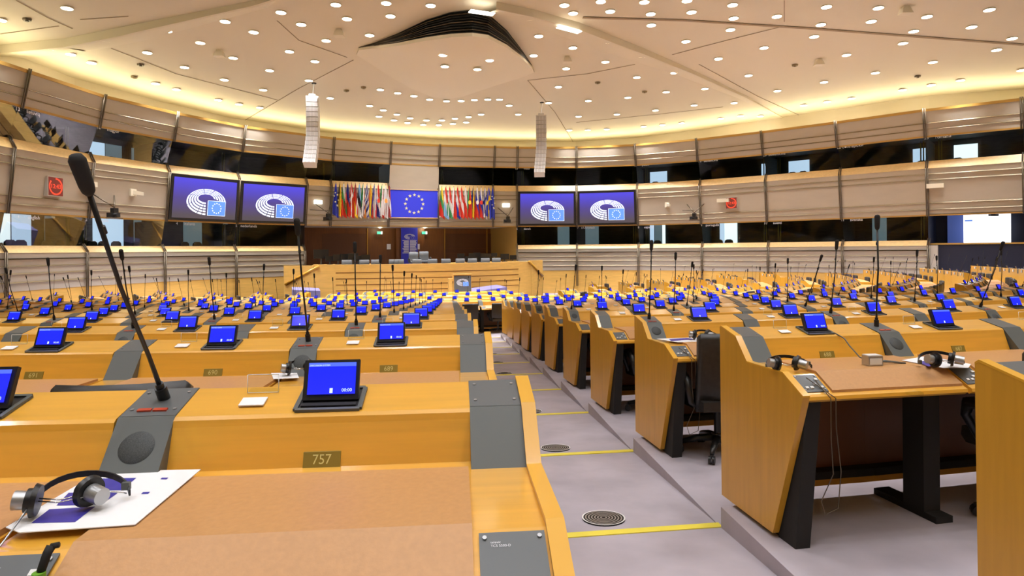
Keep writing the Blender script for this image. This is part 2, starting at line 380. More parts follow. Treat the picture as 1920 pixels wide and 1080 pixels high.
# language names on the glass
SIGNS = [(63, 408, 1, 'english', '1'), (190, 413, 1, 'français', '2'), (355, 420, 1, 'italiano', '4'), (466, 424, 1, 'nederlands', '5'), (988, 429, 1, 'dansk', '6'),
         (1102, 427, 1, 'ελληνικά', '7'), (1216, 426, 1, 'español', '8'), (1335, 422, 1, 'português', '9'), (1457, 418, 1, 'suomi', '10'), (1605, 412, 1, 'svenska', '11'),
         (62, 212, 0, 'lietuvių', '13'), (212, 245, 0, 'magyar', '14'), (987, 316, 0, 'malti', '16'), (1210, 309, 0, 'polski', '18'), (1332, 301, 0, 'slovenčina', '19'),
         (1456, 289, 0, 'slovenščina', '20'), (1598, 274, 0, 'български', '22'), (1768, 256, 0, 'română', '23')]
for px, py, lv, s, num in SIGNS:
    p, t, i, k = ring_point(px, py, d=1.0 if lv else .4, inw=.06)
    h = .16; me = text_mesh(s, h * 1.35); map_mesh(me, lambda x, y: p + t * x + Vector((0, 0, 1)) * y); me.materials.append(M['printwhite'])
    r = thing('language_sign', 'white lettering %s at top of an interpreter booth window' % s, 'sign', p, 0, 'language names on the booths')
    me2 = text_mesh(num, h * 1.3); map_mesh(me2, lambda x, y: p + t * (x - .72) + Vector((0, 0, 1)) * y); me2.materials.append(M['printwhite'])
    for nm, q in (('name_lettering', me), ('number_lettering', me2)):
        q.transform(Matrix.Translation(-p)); obj(nm, q, r)

# ------------------------------------------------------------------ ceiling
def zc(x, y):
    s, t = to_st((x, y)); r = math.hypot(s / 25.5, (t - 23) / 24.5)
    return 9.5 - 1.75 * min(r, 1.12) ** 2.4
def hitc(px, py, drop=0):
    u, v = uv(px, py); D = 30.
    for _ in range(60): z = zc(u * D / FPX, D) - drop; D = .5 * D + .5 * FPX * z / v
    return Vector((u * D / FPX, D, z))
b = MB(); NA, NRr = 96, 26; vs = []
for r in range(NRr + 1):
    for a in range(NA):
        th = 2 * PI * a / NA; k = 1.12 * r / NRr
        p = st(25.5 * k * math.sin(th), 23 + 24.5 * k * math.cos(th)); vs.append((p.x, p.y, zc(p.x, p.y)))
b.add(vs, [(r * NA + a, r * NA + (a + 1) % NA, (r + 1) * NA + (a + 1) % NA, (r + 1) * NA + a) for r in range(NRr) for a in range(NA)], 0, True)
struct(b.build('ceiling', M['ceiling']))
# cove upstand beyond the wall top and its light strips
for i in range(NR):
    b = MB(); b.add([ring(i, 0, 7.0), ring(i + 1, 0, 7.0), ring(i + 1, 1.6, 7.0), ring(i, 1.6, 7.0)], [(0, 1, 2, 3)])
    b.add([ring(i, 1.6, 7.0), ring(i + 1, 1.6, 7.0), ring(i + 1, 1.6, 8.3), ring(i, 1.6, 8.3)], [(0, 1, 2, 3)])
    struct(b.build('trim_cove', M['ceiling']))
    a, c = ring(i, .55, 7.08), ring(i + 1, .55, 7.08); L = (c - a).length
    ld = bpy.data.lights.new('cove_light', 'AREA'); ld.shape = 'RECTANGLE'; ld.size = L * .96; ld.size_y = .25; ld.energy = COVE_W * L / 4 ; ld.color = (1, .93, .60)
    lo = bpy.data.objects.new('cove_light', ld); COL.objects.link(lo); lo.location = (a + c) / 2
    inward = -(NRM[i] + NRM[(i + 1) % NR]).normalized(); dirn = Vector((inward.x * .75, inward.y * .75, 1)).normalized()
    x = (c - a).normalized(); zax = -dirn; yax = zax.cross(x).normalized(); lo.rotation_euler = Matrix((x, yax, zax)).transposed().to_euler()
def ribbon(pts, w, nm, m, drop=.015, th=.01, sub=8, offf=None):
    b = MB(); P = []
    for (x0, y0), (x1, y1) in zip(pts, pts[1:]):
        for k in range(sub): P.append(hitc(x0 + (x1 - x0) * k / sub, y0 + (y1 - y0) * k / sub))
    P.append(hitc(*pts[-1]))
    for a, c in zip(P, P[1:]):
        d = (c - a); n = Vector((-d.y, d.x, 0)).normalized() * w / 2; dz = Vector((0, 0, drop))
        A = [a - n, a + n, c + n, c - n]; A = [Vector((q.x, q.y, zc(q.x, q.y))) - dz for q in A]
        b.hexa([q - Vector((0, 0, th)) for q in A] + A)
    return struct(b.build(nm, m))
SEAMS = [[(0, 63), (110, 48)], [(208, 90), (330, 138), (520, 187)], [(450, 230), (560, 165), (662, 112)], [(519, 38), (560, 75), (650, 107)], [(989, 150), (1040, 210), (1078, 272)],
         [(990, 150), (1100, 138), (1190, 120)], [(1260, 102), (1350, 78), (1470, 48)], [(1310, 120), (1420, 180), (1508, 220)], [(1080, 229), (1240, 213), (1355, 200)],
         [(30, 0), (90, 33), (135, 53)], [(1470, 0), (1470, 40)], [(150, 36), (240, 30)]]
for q in SEAMS: ribbon(q, .035, 'trim_seam', M['seam'])
ribbon([(1092, 32), (1280, 37), (1500, 51), (1920, 83)], .16, 'trim_slot', M['seam'], .02, .02)
def fold(pts, side, nm, h=.34, w=1.5, sub=10):
    """a dropped edge of the ceiling that runs back up into it over the width w"""
    b = MB(); P = []
    for (x0, y0), (x1, y1) in zip(pts, pts[1:]):
        for k in range(sub): P.append(hitc(x0 + (x1 - x0) * k / sub, y0 + (y1 - y0) * k / sub))
    P.append(hitc(*pts[-1])); n_ = len(P)
    for j, (a, c) in enumerate(zip(P, P[1:])):
        rows = []
        for q, jj in ((a, j), (c, j + 1)):
            d = (c - a); n = Vector((-d.y, d.x, 0)).normalized() * side; f = min(1, 1.6 * (1 - jj / (n_ - 1)) + .12) ; hh = h * f; ww = w * f
            o = q + n * ww
            rows.append([Vector((q.x, q.y, zc(q.x, q.y) + .02)), Vector((q.x, q.y, zc(q.x, q.y) - hh)), q + n * .12 - Vector((0, 0, 0)) , Vector((o.x, o.y, zc(o.x, o.y) + .01))])
            rows[-1][2] = Vector((rows[-1][2].x, rows[-1][2].y, zc(q.x, q.y) - hh))
        r0, r1 = rows
        b.add(r0 + r1, [(0, 1, 5, 4), (1, 2, 6, 5), (2, 3, 7, 6)], 0)
    return struct(b.build(nm, M['ceiling']))
fold([(520, -6), (480, 0), (250, 46), (120, 72), (-40, 88)][::-1], 1, 'ceiling_fold')
fold([(930, 3), (1000, 18), (1085, 42), (1210, 92), (1300, 132), (1400, 180), (1488, 232)], 1, 'ceiling_fold', .3, 1.6)
# light slots by the fold
for q, nm in (([(880, 2), (925, 9)], 'near'), ([(1046, 33), (1086, 44)], 'far')):
    o = ribbon(q, .30, 'linear_light', M['tube'], .36, .03, 2); del o['kind']
    tag(o, 'bright slot light in the ceiling fold, %s one' % ('left' if nm == 'near' else 'right'), 'light')
# downlights
LEFT = [(250,28),(0,72),(390,150),(189,182),(264,201),(342,233),(625,113),(551,195),(750,158),(843,78),(950,118),(873,215),(691,250),(582,311),(660,333),(840,297),(817,373),(895,389),(973,402),(986,335),(1010,262),(1084,191),(1052,44),(1128,89),(1222,150),(1258,15),(1300,68),(1447,9),(1463,58),(1614,18),(1385,130),(1180,228),(1157,300),(1237,366)]
PANELL = [(1660,204),(1667,247),(1834,190),(1835,224),(1789,258)]
CLUST = [(1425,334),(1490,347),(1551,358),(1610,371),(1673,377),(1728,376),(1778,373),(1828,371),(1872,371),(1908,394),(1385,395),(1436,411),(1420,435),(1487,427),(1476,449),(1537,441),(1527,459),(1598,449),(1586,466),(1656,449),(1644,467),(1705,443),(1697,462),(1756,437),(1747,457),(1803,427),(1942,427)]
RIGHT = [(195,17),(228,47),(332,3),(367,40),(495,5),(519,50),(521,92),(655,0),(672,43),(826,16),(830,66),(818,109),(992,59),(1178,23),(1373,27),(1157,90),(1132,135),(1346,78),(1555,60),(1789,34),(1505,115),(1722,99),(1874,142),(1465,160),(1816,185),(69,71),(99,133),(217,106),(227,177),(202,255),(80,206),(173,324),(136,384),(285,376),(248,435),(214,487),(283,486),(354,483),(392,427),(433,364),(467,288),(349,230),(357,155),(487,212),(651,153),(607,271),(577,343),(537,412),(492,473),(563,467),(635,460),(682,393),(722,331),(773,218),(944,177),(886,281),(994,339),(832,384),(782,443),(856,433),(930,434),(1093,393),(1181,380),(1272,367),(1169,306),(1253,204),(1362,271),(1464,335),(1571,317),(1681,299),(1577,231),(1910,261)]
bt = MB(); bt.cyl((0, 0, -.02), .205, .04, 20); dl_trim = bt.mesh('trim_ring', [M['panel']])
bl = MB(); bl.cyl((0, 0, -.035), .18, .03, 20); dl_lens = bl.mesh('lens', [M['bulb']])
sp = bpy.data.lights.new('lamp', 'SPOT'); sp.energy = LAMP_W; sp.spot_size = math.radians(98); sp.spot_blend = 1; sp.shadow_soft_size = .16; sp.color = (.96, .965, 1)
sp2 = sp.copy(); sp2.energy = LAMP_W * .4; sp3 = sp.copy(); sp3.energy = LAMP_W * .5
def downlight(p, label, group):
    r = thing('ceiling_light', label, 'ceiling light', p, 0, group)
    obj('trim_ring', dl_trim, r); obj('lens', dl_lens, r); obj('lamp', sp2 if 'podium' in group else sp3 if 'rear' in group else sp, r, (0, 0, -.09))
def pl_top(px, py): return hitc(px, py)
for x, y in LEFT: downlight(hitc(x / 2, y / 2), 'round downlight set flush in the cream ceiling left of the hanging panel', 'downlights in the left of the ceiling')
for x, y in RIGHT: downlight(hitc(960 + x / 2, y / 2), 'round downlight set flush in the cream ceiling right of the hanging panel', 'downlights in the right of the ceiling')
for x, y in CLUST: downlight(hitc(x / 2, y / 2), 'round downlight in the curved triple row above the podium', 'downlights clustered over the podium')
# lamps of the rear of the hall, above and behind the photographer
for k in range(-5, 5):
    for t in (32.5, 36.5, 40.5, 43.5):
        p = st(k * 3.4, t)
        if t < 36 and k > -2: continue
        downlight(Vector((p.x, p.y, zc(p.x, p.y))), 'round downlight in the ceiling above the rear rows', 'downlights over the rear rows')
# hanging rounded panel with louvred sides
NEARE = [(668, 103, 0), (672, 94, .08), (700, 91, .2), (745, 86, .5), (800, 76, .85), (845, 70, 1.0), (885, 68, 1.05), (915, 72, 1.0), (950, 90, .75), (980, 112, .35), (997, 128, .1), (1001, 136, 0)]
FARE = [(985, 143), (940, 157), (900, 170), (865, 182), (838, 186), (810, 182), (770, 166), (725, 140), (690, 117)]
P1 = [hitc(x, y, .06 + .95 * k) for x, y, k in NEARE]; P2 = [hitc(x, y, .06) for x, y in FARE]
root = thing('hanging_ceiling_panel', 'large rounded cream panel hung below the ceiling with black louvred side', 'ceiling panel', sum(P1 + P2, Vector()) / len(P1 + P2))
loop = P1 + P2; c = root.location; loop = [p - c for p in loop]; n = len(loop)
b = MB(); cc = sum(loop, Vector()) / n
rings_ = [[p.lerp(cc, k) for p in loop] for k in (0, .03, .35, .7)]
vs = [p + Vector((0, 0, .14)) for p in loop] + [q for r in rings_ for q in r] + [cc]
fs = [(i, (i + 1) % n, n + (i + 1) % n, n + i) for i in range(n)]
for r in range(1, 4): fs += [(r * n + i, r * n + (i + 1) % n, (r + 1) * n + (i + 1) % n, (r + 1) * n + i) for i in range(n)]
fs += [(4 * n + i, 4 * n + (i + 1) % n, 5 * n) for i in range(n)]
b.add(vs, fs, 0, False); b.build('panel', M['panel'], root)
b = MB(); NS = 9
ext = P1
for (a, a2) in zip(range(len(ext) - 1), range(1, len(ext))):
    for q0, q1 in ((ext[a], ext[a2]),):
        t0, t1 = zc(q0.x, q0.y) - .01, zc(q1.x, q1.y) - .01
        b.add([q0 - c + Vector((0, .25, .12)), q1 - c + Vector((0, .25, .12)), Vector((q1.x, q1.y + .25, t1)) - c, Vector((q0.x, q0.y + .25, t0)) - c], [(0, 1, 2, 3)])
b.build('opening', M['louver'], root)
for k in range(NS):
    f = (k + .5) / NS; b = MB()
    for q0, q1 in zip(ext[1:-1], ext[2:-1]):
        h0, h1 = zc(q0.x, q0.y) - q0.z, zc(q1.x, q1.y) - q1.z
        A = [Vector((q0.x, q0.y, q0.z + .1 + (h0 - .1) * f)), Vector((q1.x, q1.y, q1.z + .1 + (h1 - .1) * f))]
        dn = Vector((0, .16, .02)); up = Vector((0, 0, .025))
        b.hexa([A[0] - c, A[1] - c, A[1] + dn - c, A[0] + dn - c, A[0] + up - c, A[1] + up - c, A[1] + dn + up - c, A[0] + dn + up - c])
    b.build('louvre', M['mullion'] if k % 3 == 1 else M['louver'], root)
def panel_hit(px, py):           # on the underside of the panel, between near edge drop and far edge
    f = max(0, min(1, (186 - py) / 110)); return hitc(px, py, .1 + .75 * f * (1 - abs(px - 850) / 260))
for x, y in PANELL: downlight(panel_hit(x / 2, y / 2), 'round downlight in the underside of the hanging rounded panel', 'downlights in the hanging panel')
# small ceiling fittings
for px, py, nm in ((411, 94, 'left of centre'), (635, 55, 'left of the hanging panel'), (1063, 106, 'right of the hanging panel'), (1535, 111, 'on the right'), (1697, 12, 'at the top right')):
    p = hitc(px, py, .0); r = thing('ceiling_floodlight', 'square cream floodlight box on the ceiling, %s' % nm, 'floodlight', p)
    b = MB(); b.box((0, 0, -.06), (.3, .3, .12)); b.build('mount', M['panel'], r); r.scale = (.7, .7, .7)
    b = MB(); b.hexa([Vector(q) for q in ((-.3, -.25, -.42), (.3, -.25, -.42), (.3, .25, -.42), (-.3, .25, -.42), (-.2, -.15, -.1), (.2, -.15, -.1), (.2, .2, -.1), (-.2, .2, -.1))]); b.build('housing', M['panel'], r)
for px, py in ((251, 143), (649, 169), (681, 163), (853, 86), (1120, 154), (1208, 171), (1490, 121), (263, 120), (50, 35), (1720, 142)):
    p = hitc(px, py, .7 if (px, py) == (853, 86) else 0)
    b = MB(); b.cyl((0, 0, -.04), .13, .08, 14, r2=.15); b.cyl((0, 0, -.09), .06, .04, 10); o = b.build('smoke_detector', M['mullion'] if px in (263, 50, 1720) else M['rail'], None, p)
    tag(o, 'small round grey detector on the cream ceiling', 'detector', 'smoke detectors on the ceiling')

# ------------------------------------------------------------------ line array loudspeakers
def line_array(px_top, py_top, px_bot, py_bot, D, label):
    top = atD(px_top, py_top, D); bot = atD(px_bot, py_bot, D); H = top.z - bot.z; cz = zc(top.x, top.y)
    r = thing('line_array_speaker', label, 'loudspeaker', top, .15 if px_top < 700 else -.05)
    N = 14; ang = 0; y = 0; z = 0; W = .62; h = H / N * 1.03
    for k in range(N):
        ang = 0 if k < 5 else (k - 4) ** 1.6 * .012
        b = MB(); R = Matrix.Rotation(-ang, 3, 'X')
        b.box((0, 0, -h / 2), (W, .55, h * .93), 0, None)
        for sx in (-.19, 0, .19): b.box((sx, -.285, -h / 2), (.16, .02, h * .82), 1)
        o = b.build('speaker_cabinet', [M['arraywhite'], M['arraygrille']], r, (-.02 * max(0, k - 7), y, z), (-ang, 0, 0))
        y += -math.sin(ang) * h; z -= math.cos(ang) * h
    b = MB(); b.box((0, 0, .1), (W * .5, .5, .12)); b.box((0, 0, .03), (W, .5, .05)); b.build('rigging_frame', M['arraywhite'], r)
    b = MB(); b.tube([(0, 0, .12), (.05, .1, cz - top.z)], .03, 8); b.cyl((.05, .1, cz - top.z - .02), .12, .05, 12, 1); b.build('hanger', [M['arraywhite'], M['matte']], r)
line_array(586, 184, 578, 310, 33., 'white curved column of loudspeakers hanging left of the podium')
line_array(1014, 219, 1008, 328, 38., 'white curved column of loudspeakers hanging right of the podium')

# ------------------------------------------------------------------ hemicycle emblem, stars
def star_pts(cx, cy, r, rot=0):
    return [(cx + (r if k % 2 == 0 else r * .4) * math.sin(PI * k / 5 + rot), cy + (r if k % 2 == 0 else r * .4) * math.cos(PI * k / 5 + rot)) for k in range(10)]
def stars_mesh(F, cx, cy, R, r, name, m):
    b = MB()
    for k in range(12):
        a = 2 * PI * k / 12; x, y = cx + R * math.sin(a), cy + R * math.cos(a)
        pts = [(x, y)] + star_pts(x, y, r); b.add([F(*q) for q in pts], [(0, 1 + i, 1 + (i + 1) % 10) for i in range(10)])
    return b.mesh(name, [m])
def emblem(F, F2, F3, parent, mw, mb, detail=1):
    """F maps emblem plane (x 0..1, y 0..-.62) to points; F2, F3 the same nudged outward"""
    b = MB(); c0, c1 = (.5, -.3), (.48, -.21); a0, a1 = (.5, .30), (.175, .078)
    gaps = [0, 35, 68, 101, 150, 197, 243, 258, 270]
    for k in range(5):
        for f0, f1 in ((k / 5, k / 5 + .125),):
            for g0, g1 in zip(gaps, gaps[1:]):
                s0, s1 = g0 + (1.2 if g0 else 2), g1 - 1.2
                if k < 4 and False: pass
                n = 6; ring_ = []
                for f in (f0, f1):
                    for j in range(n + 1):
                        t = math.radians(s0 + (s1 - s0) * j / n)
                        cx = c0[0] + (c1[0] - c0[0]) * f; cy = c0[1] + (c1[1] - c0[1]) * f
                        ax = a0[0] + (a1[0] - a0[0]) * f; ay = a0[1] + (a1[1] - a0[1]) * f
                        ring_.append(F(cx + ax * math.cos(t), cy + ay * math.sin(t)))
                b.add(ring_, [(j, j + 1, n + 2 + j, n + 1 + j) for j in range(n)])
    b.build('emblem_arcs', mw, parent)
    b = MB(); b.add([F2(x, y) for x, y in ((.53, -.26), (1.0, -.26), (1.0, -.61), (.53, -.61))], [(0, 1, 2, 3)])
    b.add([F3(x, y) for x, y in ((.54, -.27), (.99, -.27), (.99, -.60), (.54, -.60))], [(0, 1, 2, 3)], 1)
    b.build('emblem_flag', [mw, mb], parent)
    F4 = lambda x, y: F3(x, y) + (F3(x, y) - F2(x, y))
    obj('emblem_stars', stars_mesh(F4, .765, -.435, .115, .024, 'emblem_stars', mw), parent)

# ------------------------------------------------------------------ video screens, flags, clocks on the middle band
def plane_on(i, u0, u1, z0, z1, dfun, inw):
    A, B = mod(i, u0, dfun(z1) - inw, z1), mod(i, u1, dfun(z1) - inw, z1)
    C_, D_ = mod(i, u1, dfun(z0) - inw, z0), mod(i, u0, dfun(z0) - inw, z0)
    return A, B, C_, D_            # top-left, top-right, bottom-right, bottom-left
def screen(i, label):
    r = thing('video_screen', label, 'screen', mod(i, .5, .8, 1.7))
    o = r.location
    inn = Vector((-(NRM[i].x + NRM[(i + 1) % NR].x), -(NRM[i].y + NRM[(i + 1) % NR].y), 0)).normalized()
    A, B, C_, D_ = [q - o for q in plane_on(i, .02, .98, 1.68, 4.02, mband, .02)]
    b = MB(); b.hexa([A, B, C_, D_] + [q + inn * .12 for q in (A, B, C_, D_)]); b.build('frame', M['black'], r)
    def F(w):
        A2, B2, C2, D2 = [q + inn * w for q in (A, B, C_, D_)]
        return lambda x, y: (A2.lerp(B2, x)).lerp(D2.lerp(C2, x), y)
    g = F(.128); b = MB(); b.add([g(.035, .06), g(.965, .06), g(.965, .95), g(.035, .95)], [(0, 1, 2, 3)]); b.build('picture', M['video'], r)
    sx, asp = .58, .58 * (B - A).length / (A - D_).length
    def E(w):
        g = F(w); return lambda x, y: g(.22 + x * sx, .27 - y * asp)
    emblem(E(.135), E(.14), E(.145), r, M['logowhite'], M['logoblue'])
screen(IDX[332], 'wall video screen with white hemicycle emblem, far left of the four')
screen(IDX[459], 'wall video screen with white hemicycle emblem, left of the flags, nearer them')
screen(IDX[970], 'wall video screen with white hemicycle emblem, right of the flags, nearer them')
screen(IDX[1080], 'wall video screen with white hemicycle emblem, far right of the four')
# centre flag board
i = IDX[733]; r = thing('flag_board', 'large blue board with a circle of twelve stars above the podium', 'flag', mod(i, .5, .7, 2.2)); o = r.location
inn = Vector((-NRM[i].x, -NRM[i].y, 0))
A, B, C_, D_ = [q - o for q in plane_on(i, .01, .99, 2.18, 4.04, mband, .03)]
b = MB(); b.hexa([A, B, C_, D_] + [q + inn * .08 for q in (A, B, C_, D_)]); b.build('board', M['euflag'], r)
b = MB()
for p, q in ((A, B), (D_, C_)): b.tube([p + inn * .09, q + inn * .09], .03, 6)
b.build('edge_strip', M['sillwood'], r)
G = lambda x, y: (A + inn * .095).lerp(B + inn * .095, x).lerp((D_ + inn * .095).lerp(C_ + inn * .095, x), y)
Wd, Hd = (B - A).length, (A - D_).length
obj('stars', stars_mesh(lambda x, y: G(.5 + x / Wd, .5 - y / Hd), 0, 0, .60, .13, 'stars', M['star']), r)
# national flags
def flag(p, inn, tang, cols, mode, nm, emb=None, flip=1):
    r = thing('national_flag', nm, 'flag', p, 0, 'flags of the member states beside the flag board')
    mats = [FL[c] for c in cols]; b = MB(); NU, NV = 12, 22; H = 2.02; vs = []
    ph = random.uniform(0, 6)
    for v in range(NV + 1):
        f = v / NV; w = .05 + .33 * min(1, f * 1.35) ** .8; 
        for u in range(NU + 1):
            g = u / NU; hem = (g - .5) * -.42 * flip * f
            x = (g - .5) * w + .05 * flip * (f - .4)
            y = .07 * min(1, f * 2) * math.sin(g * 9 + ph + f * 1.5) + .35 * (1 - f)
            vs.append(tang * x + inn * (y + .1) + Vector((0, 0, -H * f * (1 - .0) + hem * .7)))
    fs, mi = [], []
    nc = len(cols)
    for v in range(NV):
        for u in range(NU):
            f, g = (v + .5) / NV, (u + .5) / NU
            if mode == 'h': k = int(max(0, min(.999, f + (g - .5) * .5 * -flip)) * nc)
            elif mode == 'v': k = int(max(0, min(.999, .75 * g * flip + (0 if flip > 0 else 1) * .75 + f * .3 - .1)) * nc)
            elif mode == 's': k = int((f + (g - .5) * .5) * 8) % nc
            elif mode == 'x': k = 1 if (abs(f - .42 + (g - .5) * .3) < .07 or abs(g - .45 - (f - .5) * .3) < .1) else 0
            else: k = 0
            b.add([vs[v * (NU + 1) + u], vs[v * (NU + 1) + u + 1], vs[(v + 1) * (NU + 1) + u + 1], vs[(v + 1) * (NU + 1) + u]], [(0, 1, 2, 3)], k, True)
    b.build('cloth', mats, r)
    b = MB(); b.tube([inn * -.1 + Vector((0, 0, -.9)), inn * .42 + Vector((0, 0, .1))], .018, 6); b.build('pole', M['rail'], r)
    if emb:
        b = MB(); c_ = inn * .42 + Vector((0, 0, -1.0))
        if emb[0] == 'stars':
            for k in range(7):
                a = k * .9 - 1; q = inn * (.40) + tang * (.13 * math.cos(a * 1.2)) + Vector((0, 0, -1.0 + .42 * math.sin(a)))
                b.add([q + inn * .04 + tang * x + Vector((0, 0, z)) for x, z in star_pts(0, 0, .065)], [tuple(range(10))])
        else:
            q = c_ + inn * .02; b.add([q + tang * .1 * math.cos(t * .6283) + Vector((0, 0, .15 * math.sin(t * .6283))) for t in range(10)], [tuple(range(10))])
        b.build('emblem', FL[emb[1]] if emb[1] in FL else M['star'], r)
FLAGS_L = [(['blue'], 'p', 'blue flag with yellow stars, leftmost of the left flags', ('stars', 'star')), (['black', 'yellow', 'red'], 'v', 'black, yellow and red flag in the left row', None),
    (['white', 'green', 'red'], 'h', 'white, green and red flag in the left row', None), (['navy', 'red'], 'h', 'blue and red flag in the left row', None),
    (['red', 'white'], 'x', 'red flag with white cross in the left row', None), (['maroon', 'red', 'yellow'], 'h', 'dark, red and gold flag in the left row', None),
    (['sky', 'black', 'white'], 'h', 'blue, black and white flag in the left row', None), (['green', 'white', 'orange'], 'v', 'green, white and orange flag in the left row', None),
    (['navy', 'white'], 's', 'blue and white striped flag in the left row', None), (['orange', 'yellow', 'red'], 'v', 'orange-red and yellow flag in the left row', None),
    (['navy', 'white', 'red'], 'v', 'blue, white and red upright-striped flag in the left row', None), (['red', 'white', 'navy'], 'h', 'red, white and blue flag with chequered shield in the left row', ('disc', 'red')),
    (['green', 'white', 'red'], 'v', 'green, white and red flag in the left row', None), (['white'], 'p', 'white flag with orange emblem in the left row', ('disc', 'orange')),
    (['maroon', 'white', 'maroon'], 'h', 'dark red and white flag beside the blue board', None)]
FLAGS_R = [(['yellow', 'green', 'red'], 'h', 'yellow, green and red flag right of the blue board', None), (['red', 'white', 'sky'], 'h', 'red, white and light blue flag in the right row', None),
    (['red', 'white', 'green'], 'h', 'red, white and green flag in the right row', None), (['white', 'red'], 'v', 'white and red halved flag in the right row', None),
    (['red', 'white', 'blue'], 'h', 'red, white and blue flag in the right row', None), (['red', 'white', 'red'], 'h', 'red flag with white band in the right row', None),
    (['white', 'red'], 'h', 'white over red flag in the right row', None), (['green', 'red', 'red'], 'v', 'green and red flag with yellow emblem in the right row', ('disc', 'yellow')),
    (['navy', 'yellow', 'red'], 'v', 'navy, yellow and red flag in the right row', None), (['white', 'blue', 'red'], 'h', 'white, blue and red flag with small shield in the right row', ('disc', 'white')),
    (['white', 'blue', 'red'], 'h', 'white, blue and red flag with double-cross shield in the right row', ('disc', 'red')), (['white', 'navy'], 'x', 'white flag with blue cross in the right row', None),
    (['blue', 'yellow'], 'x', 'blue flag with yellow cross in the right row', None), (['blue'], 'p', 'blue flag with yellow stars, rightmost of the right flags', ('stars', 'star'))]
for mi_, FS, fl in ((IDX[626], FLAGS_L, 1), (IDX[824], FLAGS_R, 1)):
    for k, (cols, mode, nm, emb) in enumerate(FS):
        u = (k + .6) / (len(FS) + .2); p = mod(mi_, u, mband(4.2) - .15, 4.22)
        n_ = Vector((-(NRM[mi_].x + NRM[mi_ + 1].x), -(NRM[mi_].y + NRM[mi_ + 1].y), 0)).normalized(); t_ = (mod(mi_, 1, .8, 0) - mod(mi_, 0, .8, 0)).normalized()
        flag(p, n_, t_, cols, mode, nm, emb, fl)
# clocks
def clock(px, py, sz, label):
    p, t, i, k = ring_point(px, py, mband); inn = Vector((-NRM[i].x, -NRM[i].y, 0)); inn = (inn - t * inn.dot(t)).normalized(); up = Vector((0, 0, 1))
    r = thing('wall_clock', label, 'clock', p)
    def Fq(w): return lambda x, y: t * x + up * y + inn * w
    b = MB(); h = sz / 2; F0, F1 = Fq(-.05), Fq(.14); q = [(-h, -h), (h, -h), (h, h), (-h, h)]
    b.hexa([F0(*a) for a in q] + [F1(*a) for a in q]); b.build('case', M['wall_lo'], r)
    F1 = Fq(.145); b = MB(); b.add([F1(x * .93, y * .93) for x, y in q], [(0, 1, 2, 3)]); b.build('face', M['clockface'], r)
    b = MB(); F2 = Fq(.15)
    for k in range(40):
        a0_, a1_ = PI * (.5 - 2 * k / 46), PI * (.5 - 2 * (k + .8) / 46)
        b.add([F2(h * rr * math.cos(a), h * rr * math.sin(a)) for rr, a in ((.72, a0_), (.86, a0_), (.86, a1_), (.72, a1_))], [(0, 1, 2, 3)])
    b.build('seconds_ring', M['ledred'], r)
    me = map_mesh(text_mesh('12:43', sz * .30), F2); me.materials.append(M['ledred']); obj('digits', me, r)
clock(98, 350, .82, 'square red LED clock reading 12:43 on the left wall'); clock(1372, 381, .74, 'square red LED clock on the right wall')
# small wall fittings, robot cameras
def wall_box(px, py, dims, m, name, label, cat, inw=.12, parts=None):
    p, t, i, k = ring_point(px, py, mband); inn = Vector((-NRM[i].x, -NRM[i].y, 0)); rz = math.atan2(t.y, t.x)
    r = thing(name, label, cat, p, rz)
    b = MB(); b.box((0, -dims[1] / 2, 0), dims); b.build('housing', m, r)
    if parts: parts(r)
    return r
def brk(r):
    b = MB(); b.box((0, -.12, -dz_ / 2 - .02), (.5, .2, .03)); b.build('bracket', M['mullion'], r)
dz_ = .2
for px, py, nm in ((160, 345, 'left'), (1357, 376, 'right near the clock'), (1753, 349, 'far right')):
    wall_box(px, py, (.75, .28, .22), M['panel'], 'infrared_radiator', 'slim cream box fixed high on the %s wall' % nm, 'box')
for px, py, nm in ((247, 361, 'left'), (1251, 384, 'right')):
    def horn(r):
        b = MB(); b.add([(-.05, -.1, .1), (.25, -.45, .02), (.25, -.45, -.14), (-.05, -.1, -.1), (.05, -.1, .1), (.3, -.4, .02), (.3, -.4, -.14), (.05, -.1, -.1)], [(0, 1, 2, 3), (4, 5, 6, 7), (0, 1, 5, 4), (3, 2, 6, 7), (1, 2, 6, 5)]); b.build('arm', M['panel'], r)
    wall_box(px, py, (.3, .12, .34), M['panel'], 'wall_bracket', 'cream bracket fitting on the %s wall panel' % nm, 'bracket', parts=horn)
for px, py, nm in ((595, 379, 'left of the flags'), (948, 385, 'right of the flags')):
    wall_box(px, py, (.5, .12, .24), M['lampwhite'], 'wall_lamp', 'bright oblong wall lamp %s' % nm, 'lamp')
def robot(r):
    b = MB()
    b.tube([(-.6, -.15, .75), (0, -.75, .15)], .03, 6); b.tube([(.5, -.1, .75), (0, -.75, .15)], .03, 6); b.tube([(-.9, -.12, .0 + .35), (0, -.75, .3)], .025, 6); b.build('arm', M['mullion'], r)
    b = MB(); b.box((0, -.75, -.02), (.22, .25, .28)); b.box((-.05, -.75, -.2), (.45, .3, .2)); b.build('camera_body', M['black'], r)
    b = MB(); b.cyl((-.1, -1.0, -.2), .09, .25, 12, axis='Y'); b.build('lens', M['matte'], r)
    b = MB(); b.box((.0, -.75, -.34), (.6, .35, .03)); b.build('tray', M['mullion'], r)
for px, py, nm in ((192, 396, 'far left'), (604, 405, 'left of the flags'), (948, 410, 'right of the flags'), (1306, 404, 'right beside the clock')):
    p, t, i, k = ring_point(px, py, mband); r = thing('robot_camera', 'black remote camera on a bracket arm, %s' % nm, 'camera', p, math.atan2(t.y, t.x)); robot(r)

